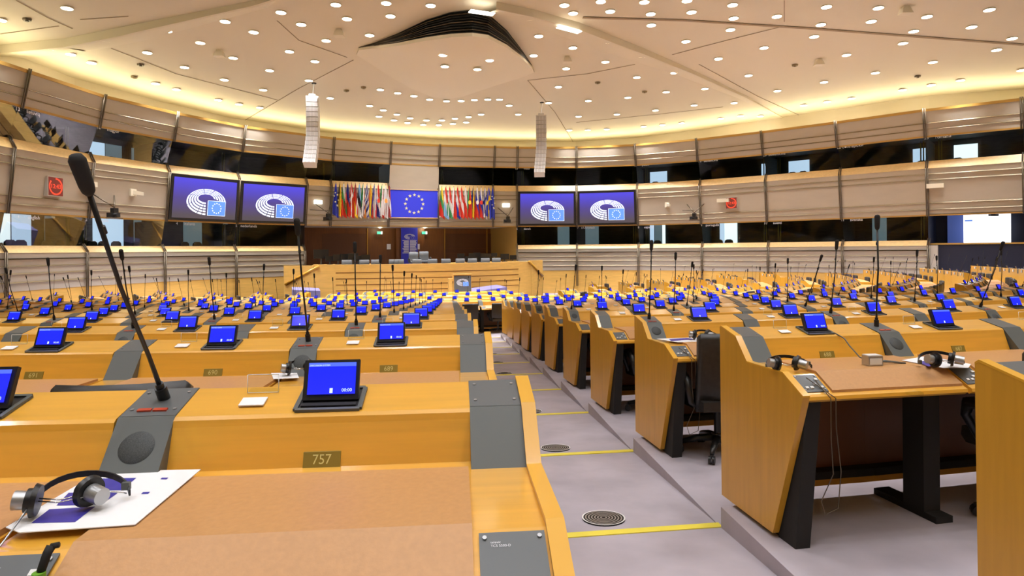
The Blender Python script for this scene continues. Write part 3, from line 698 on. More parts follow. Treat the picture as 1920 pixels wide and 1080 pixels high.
# ------------------------------------------------------------------ recess behind the podium
A0, B0 = ring(IDX[570], 1., 0), ring(IDX[970], 1., 0)
ax3 = Vector((es.x, es.y, 0)); out3 = Vector((-et.x, -et.y, 0))
def rec(s, d, z): p = m0 + es * s - et * d; return Vector((p.x, p.y, z))
sA, sB = to_st(A0)[0], to_st(B0)[0]
BD = 5.4
b = MB(); b.add([rec(sA - 1, BD, -1.8), rec(sB + 1, BD, -1.8), rec(sB + 1, BD, 1.75), rec(sA - 1, BD, 1.75)], [(0, 1, 2, 3)]); struct(b.build('wall_podium_back', M['brown']))
for nm, P0, s_ in (('left', A0, sA - .02), ('right', B0, sB + .02)):
    b = MB(); q = rec(s_, BD, 0); b.add([Vector((P0.x, P0.y, -3)), Vector((q.x, q.y, -3)), Vector((q.x, q.y, 1.75)), Vector((P0.x, P0.y, 1.75))], [(0, 1, 2, 3)])
    struct(b.build('wall_recess_' + nm, M['brown'] if nm == 'left' else M['goldwood']))
b = MB(); b.add([ring(k, .9, 1.64) for k in PODIUM_MODS + [IDX[970]]] + [rec(sB + .02, BD, 1.64), rec(sA - .02, BD, 1.64)], [tuple(range(len(PODIUM_MODS) + 3))]); struct(b.build('ceiling_recess', M['wall_lo']))
def bw(px, py, d=BD): # point on the back wall under a pixel
    u, v = uv(px, py); dr = Vector((u / FPX, 1)); P = m0 - et * d
    t = (P).dot(et) / dr.dot(et); return Vector((dr.x * t, t, v * t / FPX))
def bquad(x0, y0, x1, y1, d, m, name, parent=None, th=.04):
    A, B = bw(x0, y1, d), bw(x1, y1, d); C_, D_ = bw(x1, y0, d), bw(x0, y0, d); C_.z = D_.z = (C_.z + D_.z) / 2; A.z = B.z = (A.z + B.z) / 2
    o_ = Vector((0, 0, 0)); 
    if parent: o_ = parent.location
    b = MB(); b.hexa([q - o_ for q in (A, B, C_, D_)] + [q + out3 * th - o_ for q in (A, B, C_, D_)]); return b.build(name, m, parent)
for n_, (x0, x1, mk) in enumerate(((604, 685, 'brown_dark'), (690, 742, 'brown'), (788, 832, 'brown'), (834, 910, 'brown_dark'), (914, 940, 'brown_dark'))):
    struct(bquad(x0, 438, x1, 500, BD - .06, M[mk], 'door_%d' % (n_ + 60)))
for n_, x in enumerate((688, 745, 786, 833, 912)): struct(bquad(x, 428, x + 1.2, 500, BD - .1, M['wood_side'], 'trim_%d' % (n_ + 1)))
for n_, y in enumerate((466, 474)): struct(bquad(834, y, 910, y + .8, BD - .12, M['brown'], 'trim_%d' % (n_ + 11)))
struct(bquad(742, 426, 795, 500, BD - .5, M['brown'], 'wall_pier'))
# banner
r = thing('banner', 'tall blue banner with white emblem and two columns of text behind the podium', 'banner', bw(767, 492, BD - .7))
bquad(751.5, 427, 782.5, 496, BD - .7, M['banner'], 'cloth', r)
b = MB(); random.seed(3)
for k in range(13):
    y = 451.5 + k * 1.95
    for x0, x1 in ((754 + random.choice((0, 2, 3)), 766), (768, 779.5 + random.choice((0, -1, 1)))):
        A, B = bw(x0, y, BD - .74) - r.location, bw(x1, y, BD - .74) - r.location; b.add([A, B, B + Vector((0, 0, .045)), A + Vector((0, 0, .045))], [(0, 1, 2, 3)])
b.build('text_lines', M['printwhite'], r)
def Bf(w):
    TL, TR = bw(757.5, 438.5, BD - w) - r.location, bw(777.5, 438.5, BD - w) - r.location; Wd = (TR - TL).length
    return lambda x, y: TL.lerp(TR, x) + Vector((0, 0, y * Wd * .85))
emblem(Bf(.74), Bf(.75), Bf(.76), r, M['printwhite'], M['banner'])
for px, nm in ((712, 'left'), (796, 'right')):
    r = thing('exit_sign', 'small lit green and white exit sign %s of the banner' % nm, 'sign', bw(px, 440, BD - .6))
    bquad(px - 5.5, 434, px + 1.5, 439, BD - .6, M['exitgreen'], 'green_field', r); bquad(px + 1.5, 434, px + 4.5, 439, BD - .6, M['exitwhite'], 'white_field', r)
    bquad(px - 2, 426.5, px + 2, 428, BD - .6, M['lampwhite'], 'lamp', r)
    b = MB(); q = bw(px, 427, BD - .6) - r.location; b.tube([q, q + Vector((0, 0, 1.64 - (q.z + r.location.z)))], .02, 6); b.build('hanger', M['mullion'], r)
    ld = bpy.data.lights.new('recess_lamp', 'POINT'); ld.energy = 10; ld.color = (1, .9, .6); ld.shadow_soft_size = .1
    lo = bpy.data.objects.new('recess_lamp', ld); COL.objects.link(lo); lo.location = bw(px, 430, BD - 1.0)
for px, nm in ((728.5, 'left'), (784.5, 'right')):
    o = bquad(px - 3.7, 457.5, px + (3.7 if px < 750 else 1.8), 467.5, BD - .14 if px < 750 else BD - .62, M['paper'], 'notice', None)
    tag(o, 'white notice sheet on the brown panelling %s of the banner' % nm, 'notice')

# ------------------------------------------------------------------ podium
def pod(s, ext=0):                      # front line of the podium, bowed towards the seats
    t = 6.1 - 2.35 * (s + .6) ** 2 / 61.; return st(s, t - ext)
SP = [-7.0 + 13.2 * k / 24 for k in range(25)]
ZT = -.76
FL0 = -3.1
def pod_s(px, py, ext=0):
    u, _ = uv(px, py); best = min((abs((pod(-9 + k * .05, ext).x) * FPX - u * pod(-9 + k * .05, ext).y), -9 + k * .05) for k in range(340)); return best[1]
root = thing('podium_desk', 'long bowed light wood presidency desk with dark grooves below the flags', 'desk', (*pod(-.6), FL0))
b = MB()
for s0, s1 in zip(SP, SP[1:]):
    p0, p1, q0, q1 = pod(s0), pod(s1), pod(s0, .5), pod(s1, .5)
    b.hexa([Vector((*p0, FL0)) - root.location, Vector((*p1, FL0)) - root.location, Vector((*q1, FL0)) - root.location, Vector((*q0, FL0)) - root.location,
            Vector((*p0, ZT)) - root.location, Vector((*p1, ZT)) - root.location, Vector((*q1, ZT)) - root.location, Vector((*q0, ZT)) - root.location])
b.build('front', M['podwood'], root)
for z in (-1.22, -1.55, -1.88, -2.2):
    b = MB()
    for s0, s1 in zip(SP[2:-2], SP[3:-2]):
        p0, p1 = pod(s0, -.02), pod(s1, -.02); q0, q1 = pod(s0, .02), pod(s1, .02)
        b.hexa([Vector((*p, z + dz)) - root.location for dz in (0, .035) for p in (p0, p1, q1, q0)])
    b.build('groove', M['brown'], root)
b = MB()
for s0, s1 in zip(SP, SP[1:]):
    pts_ = [pod(s0, .25), pod(s1, .25), pod(s1, 1.3), pod(s0, 1.3)]
    b.hexa([Vector((*p, ZT - .12 + dz)) - root.location for dz in (0, .05) for p in pts_])
b.build('desktop', M['podwood'], root)
# podium floor and end parapets
b = MB(); pts_ = [pod(s, .45) for s in SP]; back_ = [(m0 + es * s + out3.to_2d() * BD) for s in (sB + .3, sA - .3)]
L_ = [Vector((*p, -1.62)) for p in pts_] + [Vector((*p, -1.62)) for p in back_]
b.add(L_, [tuple(range(len(L_)))]); struct(b.build('floor_podium', M['floor']))
for nm, s0, sgn in (('left', -7.02, -1), ('right', 6.22, 1)):
    r = thing('podium_parapet', 'light wood side wall with slanted handrail at the %s end of the podium' % nm, 'parapet', (*pod(s0), FL0))
    P = [pod(s0), pod(s0 + sgn * 1.45, .5), pod(s0 + sgn * 1.45, .7), pod(s0, .3)]
    zt = ZT + .06 if sgn > 0 else ZT - .03
    b = MB(); b.hexa([Vector((*p, FL0)) - r.location for p in P] + [Vector((*p, zt)) - r.location for p in P]); b.build('side_wall', M['podwood'], r)
    a = Vector((*pod(s0 - sgn * .25, -.08), zt - .05)) - r.location; c2 = Vector((*pod(s0 + sgn * 1.4, .4), zt - 1.05)) - r.location
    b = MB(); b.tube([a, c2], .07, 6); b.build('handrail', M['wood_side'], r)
# right podium end fills to the wall
# lectern
def at_floorz(px, py, D): return atD(px, py, D)
lp = atD(866.5, 515, 34.5); lw = 33 / FPX * 34.5
root = thing('lectern', 'grey-fronted speaking lectern with white emblem before the podium', 'lectern', (lp.x, lp.y, FL0), math.atan2(es.y, es.x) * .5)
hh = lp.z - FL0
b = MB(); b.box((0, .3, hh / 2), (lw * 1.03, .6, hh)); b.box((-lw * .62, .35, hh * .44), (lw * .3, .5, hh * .88)); b.build('body', M['podwood'], root)
b = MB(); b.box((0, -.03, hh * .5 - .02), (lw * .96, .05, hh * .96)); b.build('front_plate', M['grey'], root)
b = MB(); b.box((0, .1, hh + .02), (lw * 1.06, .5, .04)); b.build('top_ledge', M['podwood'], root)
def Lf(w): return lambda x, y: Vector(((x - .5) * lw * .68, -.06 - w, hh - .22 + y * lw * .68))
emblem(Lf(0), Lf(.008), Lf(.016), root, M['printwhite'], M['logoblue'])
for k, (x0, x1, yy, D, h_, nm) in enumerate(((884, 950, 541, 35.3, .34, 'right of the lectern'), (548, 600, 542, 33.3, .55, 'at the left foot of the podium'))):
    a, c2 = atD(x0, yy, D), atD(x1, yy, D + (1.5 if k == 0 else .5)); a.z = c2.z = FL0
    d = (c2 - a).normalized(); n3 = Vector((-d.y, d.x, 0)) * 1.0; up = Vector((0, 0, 1))
    b = MB(); H0, H1 = (.78, .95) if k == 0 else (1.1, 1.0)
    b.hexa([a, c2, c2 + n3, a + n3, a + up * H0, c2 + up * H1, c2 + n3 + up * (H1 + .1), a + n3 + up * (H0 + .1)]); o = b.build('carpeted_ramp' if k == 0 else 'carpeted_block', M['lavender'])
    tag(o, 'lavender carpeted low block %s' % nm, 'block')

# office chair (used on the podium and in the rows)
def chair_parts(fab, base):
    d = {}
    b = MB(); prof = [(-.27, .52), (-.27, .44), (.24, .42), (.28, .46), (.27, .52), (0, .55)]
    b.prism(prof, -.27, .27); d['seat'] = b.mesh('seat', [fab])
    b = MB(); sect = [(-.22, .42), (-.27, .60), (-.30, .85), (-.31, 1.05), (-.29, 1.10), (-.24, 1.08), (-.235, .85), (-.2, .6), (-.15, .46)]
    n = len(sect); xs = [(-.29, .97), (-.27, 1), (-.1, 1.0), (.1, 1.0), (.27, 1), (.29, .97)]; vs = []
    for x, k in xs:
        for y, z in sect: vs.append((x, y + (.05 if abs(x) > .2 else 0), .42 + (z - .42) * k))
    fs = [(i * n + j, i * n + (j + 1) % n, (i + 1) * n + (j + 1) % n, (i + 1) * n + j) for i in range(len(xs) - 1) for j in range(n)] + [tuple(range(n)), tuple(range(5 * n, 6 * n))]
    b.add(vs, fs, 0, True); d['backrest'] = b.mesh('backrest', [fab])
    for s, nm in ((-1, 'armrest_l'), (1, 'armrest_r')):
        b = MB(); b.tube([(s * .27, -.15, .46), (s * .33, -.16, .5), (s * .345, -.12, .68), (s * .34, .0, .73), (s * .34, .14, .70), (s * .33, .17, .62), (s * .30, .1, .48)], [.02, .025, .035, .045, .04, .03, .02], 8); d[nm] = b.mesh('armrest', [base])
    b = MB(); b.cyl((0, 0, .3), .035, .3, 10); b.cyl((0, 0, .14), .055, .08, 12)
    for k in range(5):
        a = 2 * PI * k / 5 + .3; c_, s_ = math.cos(a), math.sin(a)
        b.tube([(0, 0, .15), (c_ * .17, s_ * .17, .13), (c_ * .33, s_ * .33, .09)], [.035, .03, .02], 6)
    d['base'] = b.mesh('base', [base])
    b = MB(); b.cyl((0, -.016, .035), .035, .02, 12, axis='Y'); b.cyl((0, .016, .035), .035, .02, 12, axis='Y'); b.box((0, 0, .065), (.03, .03, .03)); d['caster'] = b.mesh('caster', [base])
    return d
CH = chair_parts(M['chairleather'], M['black'])
def merge(meshes, name):                  # list of (mesh, matrix); keeps materials
    b = MB(); mats = []
    for me, mx in meshes:
        idx = []
        for m in me.materials:
            if m not in mats: mats.append(m)
            idx.append(mats.index(m))
        o = len(b.v); b.v += [tuple(mx @ v.co) for v in me.vertices]
        for p in me.polygons: b.f.append(tuple(i + o for i in p.vertices)); b.mi.append(idx[p.material_index] if idx else 0); b.sm.append(p.use_smooth)
    me = bpy.data.meshes.new(name); me.from_pydata(b.v, [], b.f)
    for m in mats: me.materials.append(m)
    me.polygons.foreach_set('material_index', b.mi); me.polygons.foreach_set('use_smooth', b.sm)
    return me
def place_chair(loc, rz, label, group, detail=2, parts=None, tilt=0):
    parts = parts or CH; r = thing('office_chair', label, 'chair', loc, rz, group)
    obj('seat', parts['seat'], r); obj('backrest', parts['backrest'], r, (0, 0, 0))
    if detail > 0:
        obj('armrest', parts['armrest_l'], r); obj('armrest', parts['armrest_r'], r)
    ba = obj('base', parts['base'], r)
    if detail > 1:
        for k in range(5):
            a = 2 * PI * k / 5 + .3; obj('caster', parts['caster'], ba, (math.cos(a) * .33, math.sin(a) * .33, 0), (0, 0, a))
    return r
CHG = chair_parts(M['greyfabric'], M['black'])
for k, (px, hi) in enumerate(((651, 0), (683, 0), (706, 0), (740, 0), (750, .0), (777, .45), (783, 0), (796, .5), (812, 0), (838, 0), (864, 0), (888, 0), (912, 0), (932, 0))):
    s_ = pod_s(px, 492, 1.8 if not hi else 3.2); q = pod(s_, 1.8 if not hi else 3.2)
    place_chair((q.x, q.y, -1.62 + hi * .9), math.atan2(es.y, es.x) + PI, 'grey high-backed chair behind the podium desk, %s from the left' % words(k + 1), 'chairs along the podium desk', 1, CHG)
# monitors and consoles on the clerks' tables behind the podium
random.seed(5)
for k, (px, py, w_, d_) in enumerate(((602, 479, .85, 2.6), (618, 487, .5, 1.9), (633, 485, .6, 2.2), (646, 484, .6, 2.6), (661, 483, .6, 2.2), (672, 486, .5, 1.9), (685, 484, .5, 2.3),
        (864, 481, .45, 3.), (884, 481, .5, 2.6), (877, 486, .45, 2.), (893, 480, .55, 3.), (900, 487, .4, 2.), (910, 483, .65, 2.4), (926, 479, .4, 3.), (946, 483, .6, 2.4), (961, 484, .5, 2.8))):
    d_ = max(2.4, d_); s_ = pod_s(px, py, d_); q = pod(s_, d_); z = uv(px, py)[1] * q.y / FPX
    r = thing('monitor', 'dark flat monitor among the clerks\' equipment %s of the banner, %s from its left' % ('left' if px < 767 else 'right', words(k + 1 if k < 7 else k - 6)), 'monitor', (q.x, q.y, -1.62 + .84), math.atan2(es.y, es.x) + random.uniform(-.3, .3))
    zz = z - r.location.z
    b = MB(); b.box((0, 0, zz + w_ * .1), (w_, .05, w_ * .62)); b.build('display_back', M['black'], r)
    b = MB(); b.box((0, .04, (zz) / 2), (.06, .05, max(.05, zz))); b.box((0, .03, .01), (.3, .22, .02)); b.build('stand', M['grey_face'], r)
for nm, px0, px1 in (('left', 590, 704), ('right', 838, 972)):
    s0, s1 = pod_s(px0, 490, 2.4), pod_s(px1, 490, 2.4)
    b = MB(); P = [pod(s0, 2.3), pod(s1, 2.3), pod(s1, 3.4), pod(s0, 3.4)]; b.hexa([Vector((*p, -.83)) for p in P] + [Vector((*p, -.78)) for p in P])
    for p in P: b.box((p.x, p.y, -1.22), (.12, .12, .79))
    tag(b.build('clerks_table', M['podwood']), 'light wood clerks table behind the podium desk on the %s' % nm, 'table')

# ------------------------------------------------------------------ projection screen room at the far right
i = IDX[1732]
b = MB()
for i in SCREENROOM:
    b.add([ring(i, 3.6, -3.1), ring(i + 1, 3.6, -3.1), ring(i + 1, 3.6, 1.75), ring(i, 3.6, 1.75)], [(0, 1, 2, 3)])
    b.add([ring(i, .9, 1.68), ring(i + 1, .9, 1.68), ring(i + 1, 3.6, 1.68), ring(i, 3.6, 1.68)], [(0, 1, 2, 3)])
for j in (SCREENROOM[0], SCREENROOM[-1] + 1): b.add([ring(j, 1, -3.1), ring(j, 3.6, -3.1), ring(j, 3.6, 1.7), ring(j, 1, 1.7)], [(0, 1, 2, 3)])
struct(b.build('wall_screen_room', M['navy']))
for i in SCREENROOM:
    quadwall('wall_rail_front', i, 1.3, .13, 1.3, -3.1, M['navy']); 
    if i == SCREENROOM[0]: quadwall('trim_screen_rail', i, 1.26, .16, 1.26, .08, M['goldwood'], .12)
# short lower wall end beyond the last post
b = MB(); i = IDX[1732]; b.hexa([mod(i, u, d, z) for z in (-1.5, .05) for u, d in ((0, 1.05), (.10, 1.05), (.10, 1.25), (0, 1.25))]); struct(b.build('wall_end', M['wall_lo']))
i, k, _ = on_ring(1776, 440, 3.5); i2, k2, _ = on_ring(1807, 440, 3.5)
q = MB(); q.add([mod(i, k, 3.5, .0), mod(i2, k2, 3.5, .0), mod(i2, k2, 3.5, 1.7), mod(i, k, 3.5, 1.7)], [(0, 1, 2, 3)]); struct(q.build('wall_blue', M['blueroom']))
i, k, _ = on_ring(1806, 435, 2.9); i2, k2, _ = on_ring(1895, 435, 2.9); A, B = mod(i, k, 2.9, 0), mod(i2, k2, 2.9, 0)
r = thing('projection_screen', 'large bright white projection screen in the dark recess at far right', 'screen', (A + B) / 2)
o = r.location; z0, z1 = .10, 1.66
b = MB(); b.add([A - o + Vector((0, 0, z0)), B - o + Vector((0, 0, z0)), B - o + Vector((0, 0, z1)), A - o + Vector((0, 0, z1))], [(0, 1, 2, 3)]); b.build('canvas', M['screenwhite'], r)
inn = Vector((-NRM[i].x, -NRM[i].y, 0)) * .02; a_, b_ = A - o, B - o
b = MB(); b.add([a_.lerp(b_, f) + Vector((0, 0, z)) + inn for f, z in ((.03, 1.31), (.2, 1.31), (.2, 1.39), (.03, 1.39))], [(0, 1, 2, 3)]); b.build('dark_heading', M['logoblue'], r)
b = MB(); b.box(a_.lerp(b_, .65) + Vector((0, 0, 1.6)) + inn * 8, (.4, .2, .1)); b.build('pointer_camera', M['black'], r)

# ------------------------------------------------------------------ seating plan
CX, CY = -3.67, 36.0
PITCH = 1.995
NRINGS = 15
def rr(j): return 34.08 if j == 0 else 34.10 - PITCH * j
def ztop(j): return -.43 if j == 0 else max(-.536 - .135 * (j - 1), -1.95)
HT = 1.15
def zp(j): return ztop(j) - HT
def circ(j_r, phi): return Vector((CX + j_r * math.sin(phi), CY - j_r * math.cos(phi)))
def phi_line(r, a, k):                    # where the line X = a + k Y meets the circle of radius r on the near side
    lo, hi = -.5, .6
    for _ in range(60):
        mid = (lo + hi) / 2; p = circ(r, mid)
        if p.x < a + k * p.y: lo = mid
        else: hi = mid
    return lo
AL, AR = (.252, -.0965), (1.817, -.0983)
def philim(j, side):
    r = rr(j)
    if side > 0: return phi_line(r, 1.93 if j == 0 else AR[0], AR[1])
    return phi_line(r, *AL)

# floors: one tier per ring, a sloping aisle between the two near blocks
def tier(j):
    r0 = rr(j) + .12; r1 = (rr(j - 1) + .12) if j > 0 else 42.
    z, zn = zp(j), zp(j + 1) if j < NRINGS - 1 else FL0
    zb = -3.4; b = MB(); PH = 2.4
    def arc(pa, pb, ra, rb, fa=None, fb=None):
        n = 60; A = []
        for k in range(n + 1):
            f = k / n
            pa0 = fa if fa is not None else None
            ph0 = (pa[0] + (pb[0] - pa[0]) * f); ph1 = (pa[1] + (pb[1] - pa[1]) * f)
            A.append((circ(ra, ph0), circ(rb, ph1)))
        for (p, q), (p2, q2) in zip(A, A[1:]):
            b.add([(*p, z), (*p2, z), (*q2, z), (*q, z)], [(0, 1, 2, 3)]); b.add([(*p, z), (*p2, z), (*p2, zb), (*p, zb)], [(0, 1, 2, 3)])
        for (p, q) in (A[0], A[-1]): b.add([(*p, z), (*q, z), (*q, zb), (*p, zb)], [(0, 1, 2, 3)])
    if j <= 10:
        m = .015
        arc((-PH, -PH), (phi_line(r0, AL[0] + .05, AL[1]), phi_line(min(r1, 37.5), AL[0] + .05, AL[1])), r0, r1)
        arc((phi_line(r0, AR[0] - .06, AR[1]), phi_line(min(r1, 37.5), AR[0] - .06, AR[1])), (PH, PH), r0, r1)
    else: arc((-PH, -PH), (PH, PH), r0, r1)
    return struct(b.build('floor_tier', M['floor']))
for j in range(NRINGS): tier(j)
b = MB(); b.add([(-40, -14, FL0), (40, -14, FL0), (40, 60, FL0), (-40, 60, FL0)], [(0, 1, 2, 3)]); struct(b.build('floor', M['floor']))
b = MB(); prev = None
for j in range(-1, 11):
    r = (rr(j) if j >= 0 else 37.8) + .12; z = zp(j + 1) if j >= 0 else zp(0) + .0
    a, c2 = circ(r, phi_line(r, AL[0] + .04, AL[1])), circ(r, phi_line(r, AR[0] - .05, AR[1]))
    if prev: b.add([(*prev[0], prev[2]), (*prev[1], prev[2]), (*c2, z), (*a, z)], [(0, 1, 2, 3)])
    prev = (a, c2, z)
    if j >= 0:
        q = MB(); r2 = r - .065; a2, c3 = circ(r2, phi_line(r2, AL[0] + .04, AL[1])), circ(r2, phi_line(r2, AR[0] - .05, AR[1]))
        q.hexa([Vector((*p, z - .01)) for p in (a, c2, c3, a2)] + [Vector((*p, z + .006)) for p in (a, c2, c3, a2)])
        o = q.build('step_strip', M['yellow']); tag(o, 'yellow edge strip across the aisle, %s from the viewer' % words(j + 1), 'floor strip', 'yellow strips across the aisle')
struct(b.build('floor_aisle', M['floor']))
# round floor grilles
for j in range(1, 8):
    r = rr(j) - .17; pa, pb = circ(r, phi_line(r, *AL)), circ(r, phi_line(r, *AR)); p = pa.lerp(pb, .5 - .0 * j); z = zp(j + 1) - .014
    rt = thing('floor_grille', 'round floor grille of steel rings in the aisle, %s from the viewer' % words(j), 'grille', (p.x, p.y, z - .008))
    rt.rotation_euler = (-.068, 0, .1)
    b = MB(); b.cyl((0, 0, .004), .145, .008, 32); b.build('well', M['matte'], rt)
    for k in range(7):
        ro = .147 - k * .0205; ri = ro - .010; n = 32; vs = []
        for q in (ro, ri):
            for a in range(n): vs.append((q * math.cos(2 * PI * a / n), q * math.sin(2 * PI * a / n), .013))
        b = MB(); b.add(vs, [(a, (a + 1) % n, n + (a + 1) % n, n + a) for a in range(n)]); b.build('steel_ring', M['silver'] if k else M['white'], rt)
        if j > 3 and k > 2: break

# ------------------------------------------------------------------ desk unit
W = 1.0; XP0, XP1 = -W / 2, -W / 2 + .155; XB0, XB1 = XP1, W / 2; XC = (XB0 + XB1) / 2
Z = HT
D = {}
b = MB(); b.prism([(0, Z - .008), (-.01, Z), (-.186, Z - .043), (-.198, Z - .052), (-.203, Z - .07), (-.245, Z - .185), (-.252, Z - .215), (-.03, Z - .215), (-.03, .05), (0, .05)], XB0, XB1)
b.prism([(0, Z - .008), (0, .05), (-.03, .05), (-.03, Z - .05)], XP0, XP1)
D['console'] = b.mesh('console', [M['wood']])
b = MB(); b.prism([(-.20, Z - .183), (-.70, Z - .183), (-.845, Z - .262), (-.868, Z - .272), (-.872, Z - .29), (-.85, Z - .305), (-.69, Z - .22), (-.20, Z - .22)], XP0, XB1)
D['writing_surface'] = b.mesh('writing_surface', [M['wood']])
b = MB(); b.prism([(-.325, Z - .184), (-.325, Z - .170), (-.70, Z - .168), (-.842, Z - .246), (-.842, Z - .262), (-.70, Z - .184)], XB0 + .012, XB1 - .008)
D['leather_pad'] = b.mesh('leather_pad', [M['leather']])
def post_mesh(x0, x1):
    b = MB();     prof = [(.002, Z - .02), (-.008, Z + .003), (-.188, Z - .041), (-.312, Z - .183), (-.312, Z - .186), (.002, Z - .186)]
    b.prism(prof, x0, x1, 1)
    b.prism([(-.01, Z + .0035), (-.182, Z - .0385), (-.182, Z - .041), (-.01, Z + .002)], x0 + .001, x1 - .001, 0)
    return b.mesh('post', [M['grey'], M['grey_face']])
D['post'] = post_mesh(XP0, XP1)
sl = math.atan2(.078, .142)
Rs = Matrix.Rotation(sl, 3, 'X')
def cpanel(x0, x1):
    b = MB(); b.prism([(-.715, Z - .188), (-.715, Z - .184), (-.836, Z - .251), (-.836, Z - .256)], x0 + .006, x1 - .006, 0); return b.mesh('control_panel', [M['grey']])
D['control_panel'] = cpanel(XP0, XP1)
def onslope(x, f, h=.0): y = -.715 - .121 * f; return Vector((x, y, Z - .184 - .067 * f + h))
b = MB()
for x, f in ((XP0 + .035, .8), (XP0 + .065, .8), (XP0 + .095, .62), (XP0 + .125, .8), (XP0 + .125, .35)): b.box(onslope(x, f, .004), (.018, .014, .008), 0, Rs)
D['buttons'] = b.mesh('panel_buttons', [M['white']])
b = MB(); b.cyl((0, 0, .002), .005, .004, 8); D['screw'] = b.mesh('screw', [M['silver']])
b = MB(); b.box((XP0 + .075, -.44, .46), (.12, .16, .92)); b.box((XP0 + .075, -.36, .02), (.12, .5, .04)); b.box((XP0 + .075, -.22, Z - .32), (.1, .36, .16))
D['leg'] = b.mesh('leg', [M['matte']])
b = MB(); b.box((0, -.045, .60), (W, .012, .9), 0); b.box((0, -.09, .16), (W, .1, .05), 1)
D['modesty_panel'] = b.mesh('modesty_panel', [M['brown_dark'], M['matte']])
b = MB(); b.cyl((0, 0, 0), .052, .008, 36, R=Matrix.Rotation(math.atan2(.118, .13), 3, 'X') )
# speaker disc on the sloping face of the post
th = math.atan2(.142, .124)            # slope of the face
Rf = Matrix.Rotation(-(PI / 2 - (PI / 2 - th)) + 0, 3, 'X')
nrm = Vector((0, -.142, .124)).normalized()      # outward normal of the face (towards the sitter and up)
def face_pt(x, f, h=0): return Vector((x, -.188 - .124 * f, Z - .041 - .142 * f)) + nrm * h
def face_disc(x, f, r, h, m, nm, n=36):
    b = MB(); c = face_pt(x, f); t1 = Vector((1, 0, 0)); t2 = nrm.cross(t1); vs = [c + nrm * h]
    for rad, hh in ((r * .8, h), (r, .001)):
        for k in range(n): a = 2 * PI * k / n; vs.append(c + (t1 * math.cos(a) + t2 * math.sin(a)) * rad + nrm * hh)
    fs = [(0, 1 + k, 1 + (k + 1) % n) for k in range(n)] + [(1 + k, 1 + n + k, 1 + n + (k + 1) % n, 1 + (k + 1) % n) for k in range(n)]
    b.add(vs, fs, 0, True); return b.mesh(nm, [m])
D['speaker'] = face_disc((XP0 + XP1) / 2, .48, .047, .006, M['grille'], 'speaker_grille')
def ontop(x, y, h=0): return Vector((x, y, Z + .003 + (y + .008) * (.044 / .18) + h))
Rt = Matrix.Rotation(math.atan2(.044, .18), 3, 'X')
b = MB()
for x in (-.022, .022): b.box(ontop((XP0 + XP1) / 2 + x, -.152, .003), (.038, .014, .006), 0, Rt)
D['keys'] = b.mesh('microphone_keys', [M['red']])
def screws(parent, kind):
    if kind == 'post': pts_ = [(ontop(x, y), Rt) for x, y in ((XP0 + .018, -.04), (XP1 - .018, -.04), (XP0 + .018, -.145), (XP1 - .018, -.145))]
    else: pts_ = [(onslope(x, f), Rs) for x in (XP0 + .018, XP1 - .018) for f in (.1, .9)]
    for p_, R_ in pts_: obj('screw', D['screw'], parent, p_, R_.to_euler())
# fold-up display
b = MB(); dx = XC + .004
yc, dl = -.112, .135
fr = .013; wz = .186
for cx_, cy_, sx, sy in ((0, -dl / 2, wz, fr), (0, dl / 2, wz, fr), (-wz / 2, 0, fr, dl), (wz / 2, 0, fr, dl)): b.box(ontop(dx + cx_, yc + cy_, .003), (sx, sy, .008), 0, Rt)
b.box(ontop(dx, yc, .000), (wz, dl, .004), 1, Rt); b.box(ontop(dx, yc - .045, .006), (wz * .86, .018, .006), 2, Rt)
D['frame'] = b.mesh('display_frame', [M['grey_face'], M['black'], M['matte']])
tilt = math.radians(22)
Rd = Matrix.Rotation(-tilt, 3, 'X'); hinge = ontop(dx, -.128, .006); hs, ws = .122, .166
b = MB(); b.box(hinge + Rd @ Vector((0, .004, hs / 2)), (ws, .016, hs), 0, Rd)
D['lid'] = b.mesh('display_lid', [M['black']])
def dp(x, z, h=.006): return hinge + Rd @ Vector((x, -.004 - h, z))
b = MB(); b.add([dp(-.069, .016), dp(.073, .016), dp(.073, .112), dp(-.069, .112)], [(0, 1, 2, 3)]); D['picture'] = b.mesh('display_picture', [M['screen']])
b = MB(); b.add([dp(-.069, .100, .0065), dp(.073, .100, .0065), dp(.073, .112, .0065), dp(-.069, .112, .0065)], [(0, 1, 2, 3)]); b.add([dp(-.003, .019, .0068), dp(.006, .019, .0068), dp(.006, .034, .0068), dp(-.003, .034, .0068)], [(0, 1, 2, 3)], 1)
D['bar'] = b.mesh('status_bar', [M['screenbar'], M['screentext']])
tm = text_mesh('00:00', .014); map_mesh(tm, lambda x, y: dp(.048 + x, .027 + y, .0068)); tm.materials.append(M['screentext']); D['clock'] = tm
tm = text_mesh('DISCUSSION SYSTEM', .0065, align='LEFT'); 
map_mesh(tm, lambda x, y: dp(-.066 + x, .1035 + y, .0072)); tm.materials.append(M['screentext']); D['heading'] = tm
# microphone: origin at its socket, stem along +z
def mic_meshes(L):
    b = MB(); b.tube([(0, 0, 0), (0, 0, L * .25), (0, -.012, L * .6), (0, .0, L)], [.0075, .006, .0055, .0065], 8)
    b.cyl((0, 0, L * .88 - .02), .0085, .02, 8); stem = b.mesh('stem', [M['black']])
    b = MB(); b.tube([(0, 0, L - .005), (0, 0, L + .004), (0, 0, L + .02), (0, 0, L + .085), (0, 0, L + .097), (0, 0, L + .1)], [.008, .014, .0165, .0185, .013, .002], 12)
    head = b.mesh('microphone_head', [M['matte']]); return stem, head
STEM, HEAD = mic_meshes(.67)
b = MB(); b.cyl((0, 0, .022), .016, .045, 14); b.cyl((0, 0, .05), .011, .02, 12); D['socket'] = b.mesh('microphone_socket', [M['black']])
